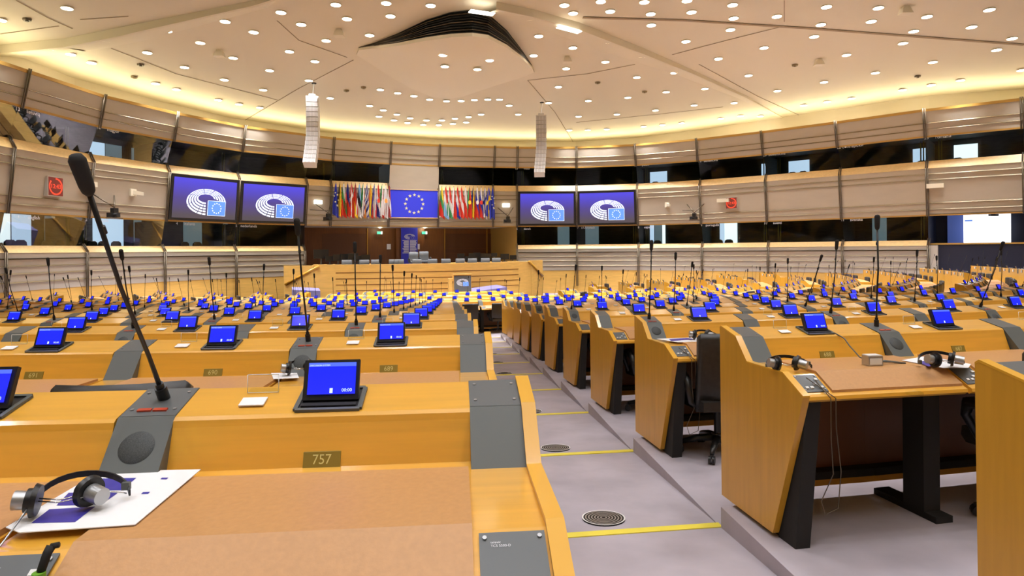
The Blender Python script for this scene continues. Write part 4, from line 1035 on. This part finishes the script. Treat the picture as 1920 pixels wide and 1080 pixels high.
# number plate on the console face
def plate_pt(x, z, h=.002):
    f = (Z - .07 - z) / .115; return Vector((XC + x, -.203 - .042 * f - h, z))
b = MB(); q = [(-.052, Z - .183), (.052, Z - .183), (.052, Z - .143), (-.052, Z - .143)]
b.hexa([plate_pt(x, z, .0) for x, z in q] + [plate_pt(x, z, .005) for x, z in q]); D['plate'] = b.mesh('number_plate', [M['brass']])
# end panel of a row
EP = [(.004, .03), (.012, Z - .0), (-.005, Z + .012), (-.192, Z - .032), (-.325, Z - .172), (-.70, Z - .168), (-.885, Z - .262), (-.872, Z - .31), (-.60, .055), (-.59, .03)]
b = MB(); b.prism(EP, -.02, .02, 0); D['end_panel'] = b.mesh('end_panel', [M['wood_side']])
def edge_strip():
    b = MB(); path = EP[1:7]
    for (y0, z0), (y1, z1) in zip(path, path[1:]): b.hexa([Vector((x, y, z)) for z_, (x, y, z) in enumerate([(-.021, y0, z0 - .006), (.021, y0, z0 - .006), (.021, y1, z1 - .006), (-.021, y1, z1 - .006), (-.021, y0, z0 + .003), (.021, y0, z0 + .003), (.021, y1, z1 + .003), (-.021, y1, z1 + .003)])])
    return b.mesh('edge_band', [M['wood_edge']])
D['edge_band'] = edge_strip()
b = MB(); b.prism([(-.845, Z - .3), (-.70, Z - .3), (-.58, .0), (-.74, .0)], -.045, .045, 0); b.box((0, -.3, .012), (.03, .55, .024)); D['end_foot'] = b.mesh('end_foot', [M['matte']])
# card on the outer front of the desk
b = MB(); b.box((XC + .045, .006, Z - .085), (.085, .006, .095)); b.box((XC - .045, .006, Z - .085), (.085, .006, .095), 1); D['front_card'] = b.mesh('front_card', [M['paper'], M['grey']])
# name card and acrylic holder
b = MB(); b.box((0, 0, 0), (.072, .05, .004), 0, Rt); CARD = b.mesh('name_card', [M['paper']])
b = MB(); b.add([(-.047, 0, .0), (.047, 0, .0), (.047, .004, .055), (-.047, .004, .055)], [(0, 1, 2, 3)]); b.add([(-.047, 0, .001), (.047, 0, .001), (.047, .036, .006), (-.047, .036, .006)], [(0, 1, 2, 3)]); 
for p_, q_ in (((-.047, 0, 0), (.047, 0, 0)), ((-.047, .004, .055), (.047, .004, .055)), ((-.047, 0, 0), (-.047, .004, .055)), ((.047, 0, 0), (.047, .004, .055))): b.tube([p_, q_], .0013, 4, 1)
HOLD = b.mesh('name_holder', [M['acrylic'], M['white']])

def near_desk(loc, rz, mic, lean, label, number, right_end=False, left_end=False, group=None, far=0, endmic=False):
    r = thing('parliament_desk', label, 'desk', loc, rz, group)
    obj('console', D['console'], r); obj('writing_surface', D['writing_surface'], r); obj('leather_pad', D['leather_pad'], r)
    p = obj('post', D['post'], r)
    if mic:
        obj('speaker_grille', D['speaker'], p)
        if far < 2: obj('microphone_key', D['keys'], p)
    if far < 1: screws(p, 'post')
    c = obj('control_panel', D['control_panel'], r)
    if far < 2: obj('panel_button', D['buttons'], c)
    if far < 1: screws(c, 'panel')
    obj('leg', D['leg'], r); obj('modesty_panel', D['modesty_panel'], r)
    if mic:
        m_ = obj('microphone', STEM, r, ontop((XP0 + XP1) / 2, -.075), (lean[0], lean[1], 0)); obj('microphone_head', HEAD, m_)
        obj('microphone_socket', D['socket'], m_)
        if lean[0] == .56: m_.scale = (1.06, 1.06, 1.04)
    d = obj('display', D['lid'], r); obj('display_frame', D['frame'], d); obj('display_picture', D['picture'], d); obj('status_bar', D['bar'], d)
    if far < 1: obj('display_digits', D['clock'], d); obj('display_heading', D['heading'], d)
    if number is not None:
        pl = obj('number_plate', D['plate'], r)
        if number:
            me = text_mesh(number, .036); map_mesh(me, lambda x, y: plate_pt(x, Z - .163 + y, .0062)); me.materials.append(M['brassnum']); obj('plate_digits', me, pl)
    if far >= 2: obj('front_card', D['front_card'], r)
    if right_end:
        e = obj('end_post', D['post'], r, (W, 0, 0)); 
        if far < 1: screws(e, 'post')
        e2_ = obj('end_control_panel', D['control_panel'], r, (W, 0, 0))
        if far < 1: screws(e2_, 'panel')
        obj('end_writing_surface', ENDW, r)
        q = obj('end_panel', D['end_panel'], r, (W / 2 + .155 + .02, 0, 0)); obj('edge_band', D['edge_band'], q); obj('end_foot', D['end_foot'], q, (-.07, 0, 0))
    if left_end:
        q = obj('end_panel', D['end_panel'], r, (XP0 - .02, 0, 0)); obj('edge_band', D['edge_band'], q); obj('end_foot', D['end_foot'], q, (.07, 0, 0))
    return r
b = MB(); b.prism([(-.20, Z - .183), (-.70, Z - .183), (-.845, Z - .262), (-.868, Z - .272), (-.872, Z - .29), (-.85, Z - .305), (-.69, Z - .22), (-.20, Z - .22)], W / 2, W / 2 + .155); b.prism([(0, Z - .01), (0, .05), (-.03, .05), (-.03, Z - .05)], W / 2, W / 2 + .155); ENDW = b.mesh('end_writing_surface', [M['wood']])
I4 = Matrix.Identity(4)
FARBODY = merge([(D[k], I4) for k in ('console', 'writing_surface', 'leg', 'modesty_panel')], 'desk_body')
FARPOST = D['post']
FARDISP = merge([(D['lid'], I4), (D['frame'], I4)], 'display')
FARCARD = D['front_card']
b = MB(); b.tube([(0, 0, 0), (0, 0, .35), (0, 0, .66)], .005, 4); b.cyl((0, 0, .03), .014, .06, 6); b.cyl((0, 0, .70), .0135, .09, 6); FARMIC = b.mesh('microphone', [M['matte']])
FAREND = merge([(D['end_panel'], I4), (D['edge_band'], I4), (D['end_foot'], Matrix.Translation((.07, 0, 0)))], 'end_panel')
FAREND_R = merge([(D['end_panel'], I4), (D['edge_band'], I4), (D['end_foot'], Matrix.Translation((-.07, 0, 0)))], 'end_panel')
def far_desk(loc, rz, mic, lean, label, right_end, left_end, group):
    r = thing('parliament_desk', label, 'desk', loc, rz, group)
    obj('desk_body', FARBODY, r); obj('leather_pad', D['leather_pad'], r); obj('post', FARPOST, r); obj('control_panel', D['control_panel'], r)
    d = obj('display', FARDISP, r); obj('display_picture', D['picture'], d); obj('front_card', FARCARD, r)
    if mic: obj('microphone', FARMIC, r, ontop((XP0 + XP1) / 2, -.075), (lean[0], lean[1], 0))
    if left_end: obj('end_panel', FAREND, r, (XP0 - .02, 0, 0))
    if right_end:
        obj('end_panel', FAREND_R, r, (W / 2 + .175, 0, 0)); obj('end_post', FARPOST, r, (W, 0, 0)); obj('end_writing_surface', ENDW, r)
    return r

# ------------------------------------------------------------------ seats
seats = []
SIDE = [math.radians(a) for a in (40.5, 63, 85.5, 108)]; SIDEL = [math.radians(a) for a in (-39.5, -62, -84, -107)]
GAP = .75
def blocks(j):
    r = rr(j); g = GAP / r; out = []
    if j <= 10:
        a = philim(j, -1) - .04 / r; e = philim(j, 1) + .04 / r
        out.append(('left of the aisle', a, SIDEL[0] + g, -1)); out.append(('right of the aisle', e, SIDE[0] - g, 1))
    else:
        out.append(('of the front block', SIDEL[0] + g, SIDE[0] - g, 1))
    nmR = ['of the right wing', 'of the second right wing block', 'of the outer right wing', ]; nmL = ['of the left wing', 'of the second left wing block', 'of the outer left wing']
    for k in range(3):
        out.append((nmR[k], SIDE[k] + g, SIDE[k + 1] - g, 1)); out.append((nmL[k], SIDEL[k] - g, SIDEL[k + 1] + g, -1))
    return out
for j in range(NRINGS):
    r = rr(j); step = W / (r + .35) ; step = max(step, W / max(r, 1))
    for name, p0, p1, sg in blocks(j):
        n = int(abs(p1 - p0) / step)
        run = []
        for k in range(n):
            off = (.5 * W + (.155 + 0 if sg < 0 else 0)) / r     # block begins with its end post on the aisle side
            ph = p0 + sg * (off + step * k)
            p = circ(r, ph); s_, t_ = to_st(p)
            ok = inside(p, 1.7) and t_ > 8.0 and inside(circ(r + 1.3, ph), .9)
            if not ok: 
                if run: break
                continue
            run.append((k, ph, p))
        for q, (k, ph, p) in enumerate(run):
            first, last = q == 0, q == len(run) - 1
            le, re = (last, first) if sg < 0 else (first, last)
            seats.append(dict(j=j, name=name, k=q + 1, ph=ph, p=p, sg=sg, le=le, re=re, z=zp(j)))
def vis(p, m=1.1):
    return p.y > .2 and abs(p.x) < m * (960 / FPX) * p.y + 1.0
SE = [s for s in seats if vis(s['p'])]
for s in SE: s['d'] = math.hypot(s['p'].x, s['p'].y)
SE.sort(key=lambda s: s['d'])
print('SEATS', len(SE), 'of', len(seats))
NUM = {('left of the aisle', 0): ['757', '758'], ('left of the aisle', 1): ['689', '690', '691', '692'], ('right of the aisle', 1): ['688', '687', '686']}
NAMED = {'757': 'nearest wooden desk, plate 757, blue screen, beside its end post on the aisle', '758': 'desk cut by the left picture edge, under the headphones and white sheets',
    '689': 'second row desk left of the aisle, plate 689, at the aisle end', '690': 'second row desk with plate 690 just behind the tall near microphone',
    '691': 'second row desk with plate 691, left of the one plated 690', '692': 'second row desk plated 692, outermost of those left of the aisle',
    '688': 'aisle-end desk with plate 688, headphones, tan pad and cable box', '687': 'desk with plate 687 and headphones on white sheets right of the tall microphone',
    '686': 'second row desk at the right picture edge, beyond plate 687'}
LEAN = {(0, 'left of the aisle'): (.56, -.02), (1, 'left of the aisle'): (.27, -.02), (1, 'right of the aisle'): (.02, .0), (2, 'right of the aisle'): (.10, .0), (3, 'right of the aisle'): (.05, .02)}
stuff_parts = []
G_ = {}
rnd = random.Random(11)
NTH = 300
cards = []
for n_, s in enumerate(SE):
    j, nm, k = s['j'], s['name'], s['k']
    mic = (k % 2 == 1) if s['sg'] < 0 else ((k + j) % 2 == 1 if nm == 'right of the aisle' else k % 2 == 0)
    if nm == 'right of the aisle' and j == 0: mic = False
    ln = LEAN.get((j, nm)) if k <= 2 and (j, nm) in LEAN else (rnd.uniform(-.05, .38), rnd.uniform(-.05, .08))
    s['mic'] = mic
    row = words(j + 1) if j <= 10 else words(j - 10) + ' front'
    loc = (s['p'].x, s['p'].y, s['z'])
    if n_ < NTH:
        num = (NUM.get((nm, j), [])[k - 1:k] or [''])[0]
        lab = 'wooden desk with blue screen, %s from aisle, %s row %s' % (words(k), row, nm)
        if nm == 'of the front block': lab = 'wooden desk with blue screen, %s from left end of the %s row' % (words(k), row)
        if nm != 'left of the aisle' and nm != 'right of the aisle' and nm != 'of the front block': lab = 'wooden desk, %s along the %s row %s' % (words(k), row, nm)
        if num: lab = NAMED[num]
        grp = 'desks in the rows ' + nm
        d = s['d']
        if d < 16: near_desk(loc, s['ph'], mic, ln, lab, num if d < 9 else (None if d > 12 else ''), s['re'], s['le'], grp, 0 if d < 5 else (1 if d < 10 else 2))
        else: far_desk(loc, s['ph'], mic, ln, lab, s['re'], s['le'], grp)
        if d < 15 and not (j == 0 and nm == 'right of the aisle'): cards.append(s)
    else: stuff_parts.append((s, mic, ln))
# the remaining, smallest desks as one
sb = []
LOW = merge([(D['console'], I4), (D['writing_surface'], I4), (D['post'], I4), (D['leather_pad'], I4), (D['lid'], I4), (D['picture'], I4), (D['front_card'], I4)], 'low')
LOWL = merge([(LOW, I4), (D['end_panel'], Matrix.Translation((XP0 - .02, 0, 0)))], 'lowl'); LOWR = merge([(LOW, I4), (D['end_panel'], Matrix.Translation((W / 2 + .02, 0, 0)))], 'lowr')
for s, mic, ln in stuff_parts:
    mx = Matrix.Translation((s['p'].x, s['p'].y, s['z'])) @ Matrix.Rotation(s['ph'], 4, 'Z')
    sb.append((LOWL if s['le'] else LOWR if s['re'] else LOW, mx))
    if mic: sb.append((FARMIC, mx @ Matrix.Translation(ontop((XP0 + XP1) / 2, -.075)) @ Matrix.Rotation(ln[0], 4, 'X')))
if sb:
    o = obj('parliament_desk', merge(sb, 'parliament_desk')); o['kind'] = 'stuff'; tag(o, 'mass of small distant wooden desks in the wings and front of the hall', 'desks'); 
# name cards and holders on the nearer desks
for s in cards:
    R_ = Matrix.Rotation(s['ph'], 4, 'Z'); base = Vector((s['p'].x, s['p'].y, s['z'])); row = words(s['j'] + 1)
    where = '%s desk from aisle, %s row %s' % (words(s['k']), row, s['name'])
    if s['d'] < 15:
        o = obj('name_card', CARD, None, base + R_ @ ontop(XC - .225, -.12, .004), (0, 0, s['ph'])); tag(o, 'white card on %s' % where, 'card', 'white cards on the desks')
    if s['d'] < 9:
        o = obj('name_holder', HOLD, None, base + R_ @ ontop(XC - .215, -.055, .001), (0, 0, s['ph'])); tag(o, 'clear acrylic holder on %s' % where, 'holder', 'clear name holders on the desks')
# chairs
ch = 0
def seat_chair(s, label, group, det, dx=0, dy=0, drz=0):
    R_ = Matrix.Rotation(s['ph'], 3, 'Z'); q = R_ @ Vector((XC + .05 + dx, -.70 + dy, 0))
    return place_chair((s['p'].x + q.x, s['p'].y + q.y, s['z']), s['ph'] + drz, label, group, det)
for s in SE:
    j, nm, k, d = s['j'], s['name'], s['k'], s['d']; deg = math.degrees(s['ph']); row = words(j + 1) if j <= 10 else words(j - 10) + ' front'
    if nm == 'right of the aisle' and 1 <= j <= 10 and k <= 2:
        if (j, k) == (1, 1): continue
        seat_chair(s, 'black leather swivel chair at %s desk of the %s row right of the aisle' % (words(k), row), 'swivel chairs right of the aisle', 2 if d < 10 else 1, (-.17 if j == 2 else -.08) if k == 1 else .04, 0, 0 if j == 2 else rnd.uniform(-.12, .12)); ch += 1
    elif nm == 'left of the aisle' and (j, k) in ((1, 2),):
        seat_chair(s, 'black leather swivel chair top showing behind the desk numbered 690', 'swivel chairs left of the aisle', 1, -.15, -.12, .1); ch += 1
    elif j >= 11 and abs(deg - 6) < 16:
        seat_chair(s, 'black leather swivel chair at %s desk of the %s row' % (words(k), row), 'swivel chairs of the front rows', 1, 0, 0, rnd.uniform(-.1, .1)); ch += 1
    elif (deg > 46 or deg < -42) and ch < 290:
        if rnd.random() < .8: seat_chair(s, 'black chair at %s desk, %s row %s' % (words(k), row, nm), 'swivel chairs of the wings', 0, 0, -.05, rnd.uniform(-.15, .15)); ch += 1
print('CHAIRS', ch)

# ------------------------------------------------------------------ things on the nearest desks
def surf(px, py, z): return atz(px, py, z)
def headphones(loc, rz, label, sc=1., tilt=0):
    r = thing('headphones', label, 'headphones', loc, rz); 
    for x, y, a, nm in ((-.05, -.03, .25, 'plain'), (.055, .015, -.5, 'badge')):
        R = Matrix.Rotation(a, 3, 'Z') @ Matrix.Rotation(.15, 3, 'Y')
        c0 = Vector((x, y, .045))
        b = MB(); b.cyl(c0, .042, .012, 28, 0, 'X', .038, R); b.cyl(c0 + R @ Vector((-.012, 0, 0)), .03, .018, 20, 0, 'X', None, R); e = b.build('ear_cup', M['black'], r)
        b = MB(); s_ = 1 if nm == 'badge' else -1
        b.cyl(c0 + R @ Vector((s_ * .028, 0, 0)), .024, .04, 24, 0, 'X', .022, R); b.build('driver_cap', M['silver'], e)
    b = MB(); pts = []
    for k in range(15):
        t = k / 14; a = PI * (1.02 - .95 * t); pts.append(Vector((.105 * math.cos(a) * 1.1 + .02, .05 + .055 * math.sin(a), .02 + .045 * math.sin(PI * t))))
    for a, c_ in zip(pts, pts[1:]):
        d = (c_ - a).normalized(); n = Vector((-d.y, d.x, 0)).normalized() * .0025; up = Vector((0, 0, .008))
        b.hexa([a - n - up, c_ - n - up, c_ + n - up, a + n - up, a - n + up, c_ - n + up, c_ + n + up, a + n + up])
    b.build('headband', M['black'], r)
    b = MB(); b.tube([(-.045, -.03, .05), (0, -.02, .04), (.05, .0, .045)], .0018, 6); b.tube([(-.045, -.035, .045), (0, -.025, .035), (.05, -.01, .04)], .0018, 6)
    b.tube([(.06, .01, .05), (.12, .04, .03), (.125, .06, .02)], .0018, 6); b.build('wire_yoke', M['chrome'], r)
    b = MB(); b.box((-.093, .045, .02), (.014, .02, .022)); b.box((.118, .075, .035), (.02, .014, .02)); b.build('slider', M['grey_face'], r)
    r.scale = (sc,) * 3
    return r
ZW0 = ztop(0) - .166
# sheet and booklet on desk 757/758
P = [surf(186, 886, ZW0), surf(376, 881, ZW0), surf(253, 985, ZW0), surf(36, 1000, ZW0), surf(10, 990, ZW0)]
def sheet(P, name, label, cat, m, th=.0015, blues=()):
    o = sum(P, Vector()) / len(P); r = thing(name, label, cat, o); n = len(P)
    b = MB(); b.add([p - o for p in P] + [p - o + Vector((0, 0, th)) for p in P], [tuple(range(n)), tuple(range(n, 2 * n))] + [(i, (i + 1) % n, n + (i + 1) % n, n + i) for i in range(n)]); b.build('page', m, r)
    for k, q in enumerate(blues):
        b = MB(); b.add([p - o + Vector((0, 0, th + .0008)) for p in q], [tuple(range(len(q)))]); b.build('printed_block', M['paperblue'], r)
    return r
Zq = ZW0
sheet(P, 'paper_sheet', 'white sheets with blue print lying on desk 757 under the headphones', 'paper', M['paper'], .002,
      ([surf(183, 899, Zq), surf(255, 898, Zq), surf(228, 921, Zq), surf(160, 922, Zq)], [surf(128, 926, Zq), surf(222, 925, Zq), surf(190, 948, Zq), surf(105, 950, Zq)],
       [surf(92, 957, Zq), surf(178, 952, Zq), surf(140, 981, Zq), surf(58, 983, Zq)],
       [surf(303, 897.5, Zq), surf(315, 897.5, Zq), surf(312, 900.5, Zq), surf(300, 900.5, Zq)], [surf(268, 924.5, Zq), surf(281, 924, Zq), surf(277, 928, Zq), surf(264, 928, Zq)]))
hp = surf(120, 962, ZW0); h1 = headphones((hp.x, hp.y, ZW0 + .002), .12, 'black headphones with silver caps lying on white sheets at lower left', .88)
b = MB(); p0 = Vector((-.075, -.035, .045)); b.tube([p0, p0 + Vector((.02, -.02, -.01)), p0 + Vector((.01, -.10, -.06)), p0 + Vector((-.02, -.19, -.12)), p0 + Vector((-.03, -.26, -.22))], .0025, 6); b.build('cable', M['silver'], h1)
# jack plug and switch on the control panel at lower left
pz = ztop(0) - .22
q = atD(76, 1062, 1.25); r = thing('headphone_plug', 'black jack plug with green collar in the grey panel at lower left', 'plug', q)
b = MB(); b.tube([(0, 0, -.01), (.004, .012, .02), (.006, .02, .03)], [.008, .0085, .009], 10); b.tube([(.006, .02, .03), (.02, .022, .032)], .006, 8); b.build('body', M['matte'], r)
b = MB(); b.cyl((-.001, -.004, -.016), .012, .012, 12); b.build('collar', M['plug'], r)
# right: headphones, papers, cable box on desks 688 and 687
R1 = [s for s in SE if s['name'] == 'right of the aisle' and s['j'] == 1]
R2 = [s for s in SE if s['name'] == 'right of the aisle' and s['j'] == 2][0]
ZW1 = ztop(1) - .166
hp = surf(1475, 697, ZW1 - .017); headphones((hp.x, hp.y, ZW1 - .017), -.25, 'black headphones lying at the aisle end of desk 688', 1.1)
hp = surf(1768, 690, ZW1); headphones((hp.x, hp.y, ZW1 + .002), -.15, 'black headphones lying on white sheets on desk 687', 1.1)
sheet([surf(1690, 676, ZW1), surf(1735, 668, ZW1), surf(1820, 683, ZW1), surf(1815, 690, ZW1), surf(1768, 690, ZW1)], 'paper_sheet', 'white sheets with blue print on desk 687', 'paper', M['paper'], .002, ([surf(1718, 679, ZW1), surf(1750, 676, ZW1), surf(1765, 684, ZW1), surf(1740, 688, ZW1)],))
q = surf(1635, 684, ZW1); r = thing('cable_box', 'small grey cable connection box on desk 688', 'connection box', (q.x, q.y, ZW1), .1)
b = MB(); b.box((0, 0, .028), (.09, .065, .056)); b.build('housing', M['silver'], r)
b = MB(); b.box((0, 0, .058), (.085, .06, .006)); b.box((0, -.034, .025), (.075, .003, .036)); b.build('lid', M['white'], r)
s1 = R1[0]; Rz = Matrix.Rotation(s1['ph'], 4, 'Z'); base = Vector((s1['p'].x, s1['p'].y, s1['z']))
def w1(v): return base + Rz @ Vector(v)
b = MB(); a = w1(ontop(dx + .10, -.18, .004)); e = Vector((q.x - .04, q.y, ZW1 + .03)); mid = a.lerp(e, .5)
b.tube([a, a + Vector((.04, -.04, -.03)), mid + Vector((0, .0, .0)), e.lerp(mid, .35) + Vector((0, 0, -.015)), e], .004, 6)
e2 = Vector((q.x + .04, q.y, ZW1 + .02)); t2 = surf(1697, 681, ZW1); b.tube([e2, e2.lerp(t2, .5) + Vector((0, .02, 0)), t2], .006, 6); b.tube([e2, e2.lerp(t2, .4) + Vector((0, .05, .0)), t2], .005, 6)
tag(b.build('cable', M['grey_face']), 'dark cable running from the screen of desk 688 to the grey box', 'cable')
s2 = R2; base2 = Vector((s2['p'].x, s2['p'].y, s2['z'])); Rz2 = Matrix.Rotation(s2['ph'], 4, 'Z')
q = base2 + Rz2 @ Vector((XC - .18, -.52, HT - .166)); headphones(q, -.3, 'black headphones on white sheets at the second row end desk right of the aisle', 1.1)
c4 = [base2 + Rz2 @ Vector((x, y, HT - .168)) for x, y in ((XP0 + .03, -.37), (XC - .05, -.36), (XC + .1, -.60), (XP0 + .12, -.62))]
sheet(c4, 'paper_sheet', 'white sheets on the second row end desk right of the aisle', 'paper', M['paper'], .002, ([c4[0].lerp(c4[1], .2).lerp(c4[3], .2), c4[0].lerp(c4[1], .5).lerp(c4[2], .1), c4[0].lerp(c4[2], .5), c4[0].lerp(c4[3], .7)],))
q = surf(560, 702, ZW1); headphones((q.x, q.y, ZW1), .2, 'black headphones behind the screen of desk 757, on the second row', .95)
sheet([surf(508, 700, ZW1), surf(556, 699, ZW1), surf(560, 709, ZW1), surf(512, 711, ZW1)], 'paper_sheet', 'white sheet on the second row desk behind the clear holder of desk 757', 'paper', M['paper'], .002)
# hanging headphone cables
for (bs, rz_, nm, x0, dn) in ((base, Rz, 'desk 688', XP1 - .03, .72), (base2, Rz2, 'the second row end desk', XP1 - .03, .78)):
    L = lambda x, y, z: bs + rz_ @ Vector((x, y, z))
    b = MB(); b.tube([L(x0 - .02, -.78, HT - .2), L(x0 + .0, -.885, HT - .28), L(x0, -.885, HT - .5), L(x0 + .03, -.86, HT - .7), L(x0 - .03, -.84, HT - .85), L(x0 + .0, -.83, HT - .93), L(x0 + .08, -.83, HT - .90), L(x0 + .10, -.83, HT - .7), L(x0 + .05, -.86, HT - .45), L(x0 + .03, -.885, HT - .28), L(x0 - .06, -.76, HT - .19)], .0028, 6)
    tag(b.build('headphone_cable', M['mullion']), 'thin headphone cable hanging in a loop below %s' % nm, 'cable')
# glass opener on the front lip of desk 688
q = w1((XC + .06, -.885, HT - .275)); b = MB(); b.cyl((0, 0, 0), .045, .012, 20); tag(b.build('glass_disc', M['acrylic'], None, q), 'small clear round holder on the wooden lip of desk 688', 'holder')
# lettering on the grey panels of desk 757
s0 = [s for s in SE if s['name'] == 'left of the aisle' and s['j'] == 0][0]
rt = [o for o in scene.objects if 'plate 757, blue' in o.get('label', '')]
if rt:
    rt = rt[0]
    for xo, s_ in ((W, 'televic\nTCS 5500-D'), (0, 'televic')):
        me = text_mesh(s_, .0085, align='LEFT'); map_mesh(me, lambda x, y: onslope(XP0 + .030 + x, .22 - y / .138, .0015)); me.materials.append(M['printwhite'])
        tgt = [c for c in rt.children if c.name.startswith('end_control_panel' if xo else 'control_panel')]
        obj('panel_lettering', me, tgt[0] if tgt else rt)

# ------------------------------------------------------------------ origins to the foot of each single-mesh thing, then real size
for o in list(scene.objects):
    if o.parent is None and o.type == 'MESH' and o.location.length < 1e-9 and o.data.users == 1 and 'category' in o:
        vs = o.data.vertices; c = Vector((sum(v.co.x for v in vs) / len(vs), sum(v.co.y for v in vs) / len(vs), min(v.co.z for v in vs)))
        o.data.transform(Matrix.Translation(-c)); o.location = c
for o in scene.objects:
    if o.parent is None and o is not cam:
        o.location = (Vector(o.location) + OFF) * SC
        o.scale = Vector(o.scale) * SC
